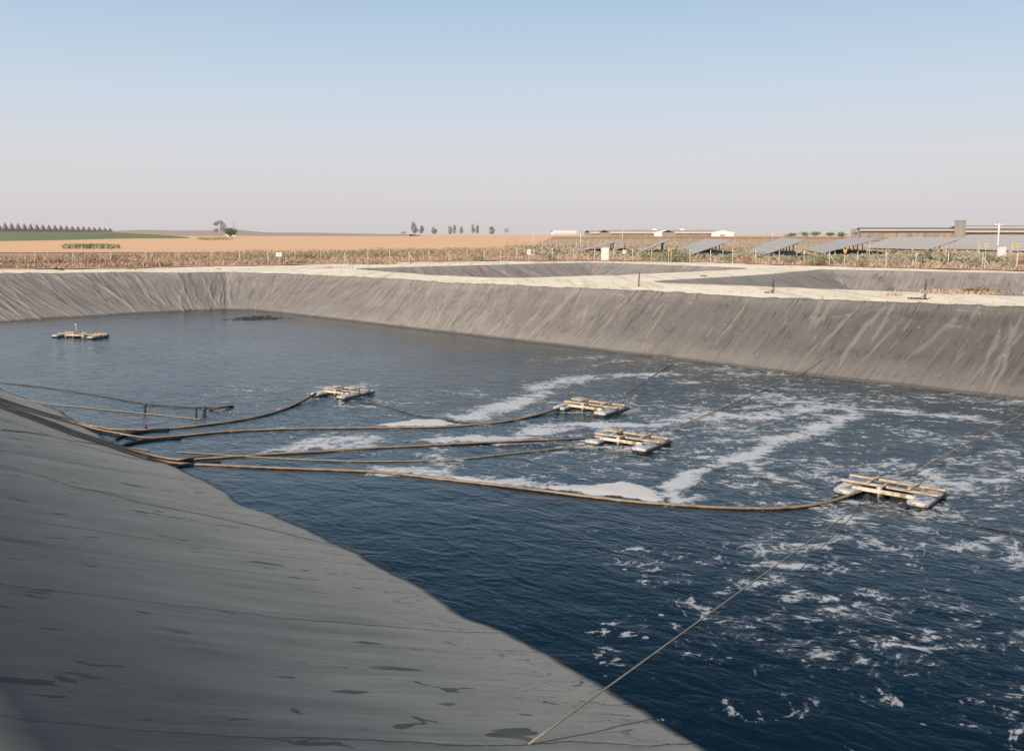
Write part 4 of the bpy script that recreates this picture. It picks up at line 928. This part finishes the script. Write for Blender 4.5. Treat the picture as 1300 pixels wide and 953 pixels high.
lp = [(-50, 336.5), (0, 336.8), (45, 335.8), (93, 335.8), (141, 338.5), (186, 336.8), (228, 336.5), (268, 334), (305, 337), (341, 336.5), (375, 333.5), (407, 332.5), (438, 336.7), (467, 336.7), (495, 335.2), (520, 335.8), (545, 334.6), (570, 333.8), (593, 333.2), (615, 332.6), (636, 332.6)]
fence(lp, 1.78, 'wire_fence', 'post and wire fence along the dry field left of the sheds', ((3, 1), (12, 1), (15, 1), (17, 1)))
rp_ = [(656, 331.2), (678, 331), (701, 331.6), (728, 331.8), (755, 331.6), (779, 331.6), (803, 332), (827, 333), (852, 333.8), (876, 334.6), (902, 335), (930, 335.4), (959, 335.8), (989, 336.2), (1021, 337.2), (1053, 338.6), (1088, 339), (1125, 340), (1162, 341), (1203, 341.6), (1247, 342.2), (1291, 343), (1340, 344.5)]
fence(rp_, 1.95, 'wire_fence', 'post and wire fence in front of the solar farm', ((1, -1), (15, 1), (20, 1), (5, 1)))
fp = [(640 + 8.2 * k + .12 * k * (18 - k), 315.5 + .12 * k) for k in range(19)]
P_ = [at(x, y, -.3) for x, y in fp]
rt = empty('wire_fence', P_[0], 'far row of thin pale posts crossing behind the poles', 'fence')
for p in P_: MB().tube([p - P_[0] + Vector((0, 0, -.2)), p - P_[0] + Vector((0, 0, 2.2)), p - P_[0] + Vector((.3, -.1, 2.5))], .055, 6).build('post', M['post'], rt)
for h in (.6, 1.2, 1.8): MB().tube([p - P_[0] + Vector((0, 0, h)) for p in P_], .012, 4).build('wire', M['wire'], rt)
fp = [(800 + 19 * k, 308.5 - .05 * k) for k in range(12)]; P_ = [at(x, y, -.3) for x, y in fp]
rt = empty('wire_fence', P_[0], 'farthest row of thin posts behind the wide solar table', 'fence')
for p in P_: MB().tube([p - P_[0] + Vector((0, 0, -.2)), p - P_[0] + Vector((0, 0, 2.4))], .07, 6).build('post', M['post'], rt)
for h in (.9, 1.9): MB().tube([p - P_[0] + Vector((0, 0, h)) for p in P_], .015, 4).build('wire', M['wire'], rt)
# tall inner posts
for x, y0, y1, lab in ((1103, 335, 308, 'slim tall post before the right solar tables, leftmost'), (1242, 334, 308, 'slim tall post left of the white pole with crossarm'), (1284.5, 330, 308, 'slim tall post right of the white cabinet'), (1200, 334, 312, 'slim tall post between two solar tables')):
    pole(x, y0, y1, 140, .05, 'tall_post', lab, 'post', grp='slim tall posts in the solar farm')
# ------------------------------------------------------------------ cabinets and signs
def cabinet(px, y0, y1, wpx, lab):
    p = G(px, y0); s = p.y / F; h = (y0 - y1) * s; w = wpx * s; rt = empty('electrical_cabinet', p, lab, 'cabinet')
    MB().box((0, 0, h / 2), (w, .5, h), bev=.02).build('body', M['white'], rt); MB().box((0, 0, h + .04), (w * 1.1, .6, .06)).build('top', M['steel'], rt)
    MB().box((0, -.263, h * .5), (w * .86, .012, h * .86)).build('door', M['white'], rt); MB().box((w * .3, -.285, h * .5), (.05, .03, .16)).build('handle', M['black_edge'], rt)
    MB().box((0, 0, .05), (w * 1.05, .55, .1)).build('plinth', M['concrete'], rt)
cabinet(768, 331.5, 314.5, 9.5, 'white electrical cabinet behind the fence near the dark solar table')
cabinet(1271, 330, 313.2, 9.5, 'white electrical cabinet at the foot of the tall white pole')
def sign(px, py, w, h, Y, mat, lab, style):
    c = atY(px, py, Y); gzv = -.2; rt = empty('warning_sign' if style == 'y' else 'notice_sign', (c.x, c.y, gzv), lab, 'sign'); z = c.z - gzv
    MB().box((0, 0, z), (w, .02, h)).build('panel', M[mat], rt)
    if style == 'y': MB().add([(-w * .26, -.014, z - h * .2), (w * .26, -.014, z - h * .2), (0, -.014, z + h * .26)], [(0, 1, 2)]).build('symbol', M['red'], rt)
    else:
        mb = MB()
        for k in range(2): mb.box((0, -.014, z + (k - .5) * h * .3), (w * .62, .004, h * .1))
        mb.build('print', M['sign_text'], rt)
    MB().box((0, .03, z / 2), (.05, .03, z)).build('stake', M['post'], rt)
sign(354, 323.2, .78, .55, 124, 'white', 'small white notice hung on the left fence', 'n')
sign(671.5, 320, .5, .7, 134, 'white', 'small white notice on the fence below the pale pole', 'n')
sign(792.5, 319.5, .5, .5, 132, 'white', 'small square white notice right of the left cabinet', 'n')
sign(849, 317.5, .34, .34, 132, 'yellow', 'small yellow warning sign before the narrow grey solar table', 'y')
sign(1073, 318.6, .38, .38, 110, 'yellow', 'yellow warning sign low on the fence before the solar tables', 'y')
sign(1252, 311.6, .42, .42, 108, 'yellow', 'yellow warning sign left of the tall white pole', 'y')
sign(1292, 311.4, .42, .42, 108, 'yellow', 'yellow warning sign right of the tall white pole', 'y')
# ------------------------------------------------------------------ solar tables
def solar(E, C, L, lab, steep=False, zl=.2):
    e = at(E[0], E[1], zl); c = atY(C[0], C[1], e.y); L = Vector((L[0], L[1], 0)); u = c - e; nrm = L.cross(u); nrm = -nrm if nrm.z < 0 else nrm; nrm.normalize()
    o0 = Vector((e.x, e.y, -.3)); rt = empty('solar_table', o0, lab, 'solar panel', 'solar tables beyond the fence'); k = lambda p: p - o0
    A = k(e); B = k(e + u); Cc = k(e + u + L); Dd = k(e + L); t = nrm * .04
    vs = np.array([tuple(v + t) for v in (A, B, Cc, Dd)]); f = np.array([[0, 1, 2, 3]])
    if np.cross(vs[1] - vs[0], vs[2] - vs[0])[2] < 0: f = f[:, ::-1]
    uv = np.array([[0, 0], [0, u.length], [L.length, u.length], [L.length, 0]])
    q = quick_mesh('panel', vs, f, M['pv'], uv); q.parent = rt
    mb = MB(); mb.add([v for v in (A, B, Cc, Dd)] + [v + t * .9 for v in (A, B, Cc, Dd)], [(0, 1, 2, 3), (0, 1, 5, 4), (1, 2, 6, 5), (2, 3, 7, 6), (3, 0, 4, 7)]); mb.build('frame', M['pv_back'], rt)
    ln = L.length; nn = max(2, min(9, int(ln / 6)))
    for i in range(nn + 1):
        for t_ in (.22, .78):
            p = A + L * ((i + .06) / (nn + .12)) + u * t_; MB().box((p.x, p.y, p.z / 2 - .05), (.16, .16, max(.2, p.z - .12))).build('leg', M['steel'], rt)
    for t_ in (.22, .78): a_ = A + u * t_ - nrm * .07; MB().tube([a_, a_ + L], .05, 4).build('rail', M['steel'], rt)
solar((877, 324), (930, 305.2), (6, 50), 'widest grey solar table with a row of white legs')
solar((812, 321), (852, 303.6), (3, 22), 'narrow grey solar table seen almost edge on')
solar((740, 318.5), (792, 304.8), (1.0, 18), 'dark edge on solar table behind the white cabinet')
solar((970, 324.5), (1024, 304), (10, 50), 'pale grey solar table right of the widest one')
solar((1044, 322), (1118, 303), (10, 44), 'solar table behind the yellow sign low on the fence')
solar((1178, 317.2), (1224, 301.8), (-4, 30), 'long solar table left of the concrete silo')
solar((1330, 320), (1375, 298.6), (-2, 42), 'long solar table crossed by the tall white pole')
# ------------------------------------------------------------------ sheds
def shed(x0, x1, y_eave, y_base, y_ridge, Y, depth, dx, lab, roof, wall='shade', fascia='roof_cream', gable=None, posts=6, name='cow_shed'):
    """long shed: front eave from x0 to x1 at depth Y; gable=(px width of the white end wall on the right)"""
    a = atY(x0, y_base, Y); b = atY(x1, y_base, Y); s = Y / F; L = b.x - a.x; he = (y_base - y_eave) * s; hr = (y_base - y_ridge) * s
    rt = empty(name, a, lab, 'shed'); d = depth
    rf = MB(); vs = [(-1, -1, he), (L + 1, -1, he), (L + 1 + dx * .5, d / 2, hr), (-1 + dx * .5, d / 2, hr), (-1 + dx, d + 1, he), (L + 1 + dx, d + 1, he)]
    rf.add(vs, [(0, 1, 2, 3), (3, 2, 5, 4)]); rf.build('roof', M[roof], rt)
    MB().box((L / 2, -1.06, he - .2 * s * 1.5), (L + 2.2, .1, .9 * s * 2.1)).build('fascia', M[fascia], rt)
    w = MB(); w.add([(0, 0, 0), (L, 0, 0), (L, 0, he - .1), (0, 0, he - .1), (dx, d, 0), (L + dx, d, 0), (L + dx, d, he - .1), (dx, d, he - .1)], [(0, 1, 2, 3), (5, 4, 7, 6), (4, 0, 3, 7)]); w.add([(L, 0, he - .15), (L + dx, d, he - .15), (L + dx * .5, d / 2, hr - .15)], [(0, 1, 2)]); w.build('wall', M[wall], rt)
    for k in range(posts): MB().box((L * (k + .5) / posts, -.6, he / 2), (.35 * s, .35 * s, he)).build('post', M['concrete'], rt)
    if gable:
        g = gable * s; gx = L
        MB().add([(gx - g, -1.3, 0), (gx, -1.3, 0), (gx, -1.3, he * 1.0), (gx - g * .45, -1.3, hr * 1.0), (gx - g * .72, -1.3, (hr + he) / 2 + .3), (gx - g, -1.3, he * .98)], [(0, 1, 2, 3, 4, 5)]).build('gable_wall', M['white'], rt)
        MB().box((gx - g * .5, -1.36, he * .28), (g * .25, .06, he * .5)).build('door', M['roof_pale'], rt)
shed(857, 931, 295.2, 300.2, 292.2, 1000, 24, -10, 'long grey roofed shed with white end, right of the other', 'roof_pale', gable=28)
shed(775, 857, 295.2, 300.0, 292.0, 1040, 24, -10, 'grey roofed shed with white end between the slim pole and its neighbour', 'roof_pale', gable=27)
shed(750, 783, 295.4, 299.2, 292.6, 1150, 22, -6, 'small hazy shed at the left end of the shed group', 'roof_pale', gable=None, posts=4)
shed(703, 731, 294.6, 297.6, 292.4, 1250, 18, -3, 'lone small white shed left of the shed group', 'white', wall='white', fascia='white', posts=0)
MB()
# roof ventilators on the sheds
for x, lab in ((831, 'small white box on top of the left grey shed roof'), (866, 'small white box on top of the right grey shed roof')):
    p = atY(x, 292.8, 1012); rt = empty('water_tank', p, lab, 'tank'); MB().box((0, 0, 1.2), (4.5, 3, 1.6)).build('body', M['white'], rt); MB().box((0, 0, .2), (3.5, 2.5, .5)).build('stand', M['roof_pale'], rt)
shed(1093, 1216, 292.0, 302.0, 288.9, 480, 20, 6, 'long cream edged cow shed left of the concrete silo', 'roof_dark', wall='wall_pink', posts=7)
shed(1226, 1420, 293.8, 302.0, 290.0, 430, 16, 4, 'lower cream edged cow shed right of the concrete silo', 'roof_dark', wall='wall_pink', posts=8)
shed(1222, 1420, 288.6, 300.0, 286.6, 470, 20, 4, 'higher cow shed roof rising behind the lower one', 'roof_dark', wall='shade', posts=0)
p = atY(1218, 303, 420); s = 420 / F; rt = empty('concrete_silo', p, 'square concrete silo tower between the two long cow sheds', 'silo')
MB().box((0, 0, 11.2 * s), (9.6 * s, 9.6 * s, 22.4 * s)).build('tower', M['concrete'], rt); MB().box((0, 0, 22.6 * s), (10.4 * s, 10.4 * s, .5 * s)).build('cap', M['concrete'], rt)
for x in (-2.4, 2.4): MB().box((x * s, -4.95 * s, 11 * s), (.9 * s, .3 * s, 21.5 * s)).build('pilaster', M['concrete'], rt)
p = atY(1083.5, 301, 520); s = 520 / F; rt = empty('water_tower', p, 'small pale tower at the left end of the cream shed', 'tower')
MB().box((0, 0, 8 * s), (4.5 * s, 4.5 * s, 5 * s)).build('tank', M['concrete'], rt); MB().box((0, 0, 2.8 * s), (2.8 * s, 2.8 * s, 5.6 * s)).build('shaft', M['concrete'], rt)
# ------------------------------------------------------------------ greenhouses
n = 21
a = atY(-14, 293.6, 610); b = atY(144, 293.2, 1000)
nxt = None
for i in range(n):
    px = 143 - (143 + 16) * (1 - (i / n)) ** 1.0
    t = i / n; X0 = -14 + 157 * (t * .86 + .14 * (1 - (1 - t) ** 2)); Yd = 845 + 230 * t; t1 = (i + 1) / n; X1 = -14 + 157 * (t1 * .86 + .14 * (1 - (1 - t1) ** 2)); Y1 = 845 + 230 * t1
    p0 = atY(X0, 294.6, Yd); p1 = atY(X1, 294.6, Y1); hp = (13.2 - 8.2 * t) * Yd / F; he = hp * .34; w = (p1 - p0)
    lab = 'nearest and tallest zigzag greenhouse bay at the far left' if i == 0 else ('smallest greenhouse bay at the right end of the zigzag row' if i == n - 1 else 'zigzag roofed greenhouse bay in the row on the left horizon')
    rt = empty('greenhouse', p0, lab, 'greenhouse', 'zigzag greenhouse bays' if 0 < i < n - 1 else None)
    back = Vector((p0.x, p0.y, 0)).normalized() * 45; A = Vector((0, 0, 0)); B = w.copy(); B.z = 0; R_ = (A + B) / 2 + Vector((0, 0, hp)); e = Vector((0, 0, he)); Eo = w * .02
    MB().add([A + e, R_, R_ + back, A + e + back, B + e, B + e + back], [(0, 1, 2, 3), (1, 4, 5, 2)]).build('roof', M['green_roof'], rt)
    MB().add([A, B, B + e, R_ - Vector((0, 0, .05)), A + e], [(0, 1, 2, 3, 4)]).build('wall', M['green_wall'], rt)
    # bright triangle: sunlit half of the gable put in as colour
    MB().add([A + e * .75 - Vector((.0, .5, 0)), R_ + Vector((0, -.5, .05)), (A + B) / 2 + Vector((w.x * .06, -.5, hp * .34))], [(0, 1, 2)]).build('gable_sunlit_half', M['green_roof'], rt)
# ------------------------------------------------------------------ world, sun, camera
SUN_EL = R(34); SUN_ROT = R(219)
sv = Vector((math.sin(SUN_ROT) * math.cos(SUN_EL), math.cos(SUN_ROT) * math.cos(SUN_EL), math.sin(SUN_EL)))
w = bpy.data.worlds.new('World'); S.world = w; w.use_nodes = True; nt = w.node_tree; nn = nt.nodes; bg = nn['Background']
sky = nn.new('ShaderNodeTexSky'); sky.sky_type = 'NISHITA'; sky.sun_disc = False; sky.sun_elevation = SUN_EL; sky.sun_rotation = SUN_ROT; sky.air_density = 1.0; sky.dust_density = 3.0; sky.ozone_density = 1.5
tc = nn.new('ShaderNodeTexCoord'); sp = nn.new('ShaderNodeSeparateXYZ'); nt.links.new(tc.outputs['Generated'], sp.inputs[0])
rp = nn.new('ShaderNodeValToRGB'); nt.links.new(sp.outputs[2], rp.inputs[0])
SKYK = .1
def srgb(c): return tuple((((x / 255) / 12.92) if x / 255 < .04045 else ((x / 255 + .055) / 1.055) ** 2.4) for x in c)
stops = [(0.0, (212, 206, 206)), (.03, (215, 211, 213)), (.08, (215, 216, 220)), (.14, (202, 214, 228)), (.20, (184, 205, 224)), (.26, (164, 191, 217)), (.40, (88, 120, 160)), (1, (42, 66, 102))]
els = rp.color_ramp.elements
while len(els) < len(stops): els.new(.5)
for e, (p, c) in zip(els, stops): e.position = p; e.color = (*srgb(c), 1)
sc = nn.new('ShaderNodeVectorMath'); sc.operation = 'SCALE'; nt.links.new(rp.outputs[0], sc.inputs[0]); sc.inputs['Scale'].default_value = 1.05 / SKYK
mx = nn.new('ShaderNodeMix'); mx.data_type = 'RGBA'; mx.inputs[0].default_value = .92; nt.links.new(sky.outputs[0], mx.inputs[6]); nt.links.new(sc.outputs[0], mx.inputs[7])
nt.links.new(mx.outputs[2], bg.inputs[0]); bg.inputs[1].default_value = SKYK
sl = bpy.data.lights.new('sun', 'SUN'); sl.energy = 5.0; sl.angle = R(.6); sl.color = (1.0, .90, .76); so = bpy.data.objects.new('sun', sl); col.objects.link(so); so.rotation_euler = (-sv).to_track_quat('-Z', 'Y').to_euler(); so.location = (0, 0, 50)
cd = bpy.data.cameras.new('camera'); co = bpy.data.objects.new('camera', cd); col.objects.link(co); S.camera = co
co.location = CAM; co.rotation_euler = (R(90) - PITCH, 0, 0); cd.sensor_width = 36; cd.lens = 36 * F / 1300; cd.shift_y = -(476.5 - CY) / 1300; cd.clip_end = 20000; cd.clip_start = .1
S.view_settings.view_transform = 'Standard'; S.view_settings.look = 'None'; S.view_settings.exposure = 0
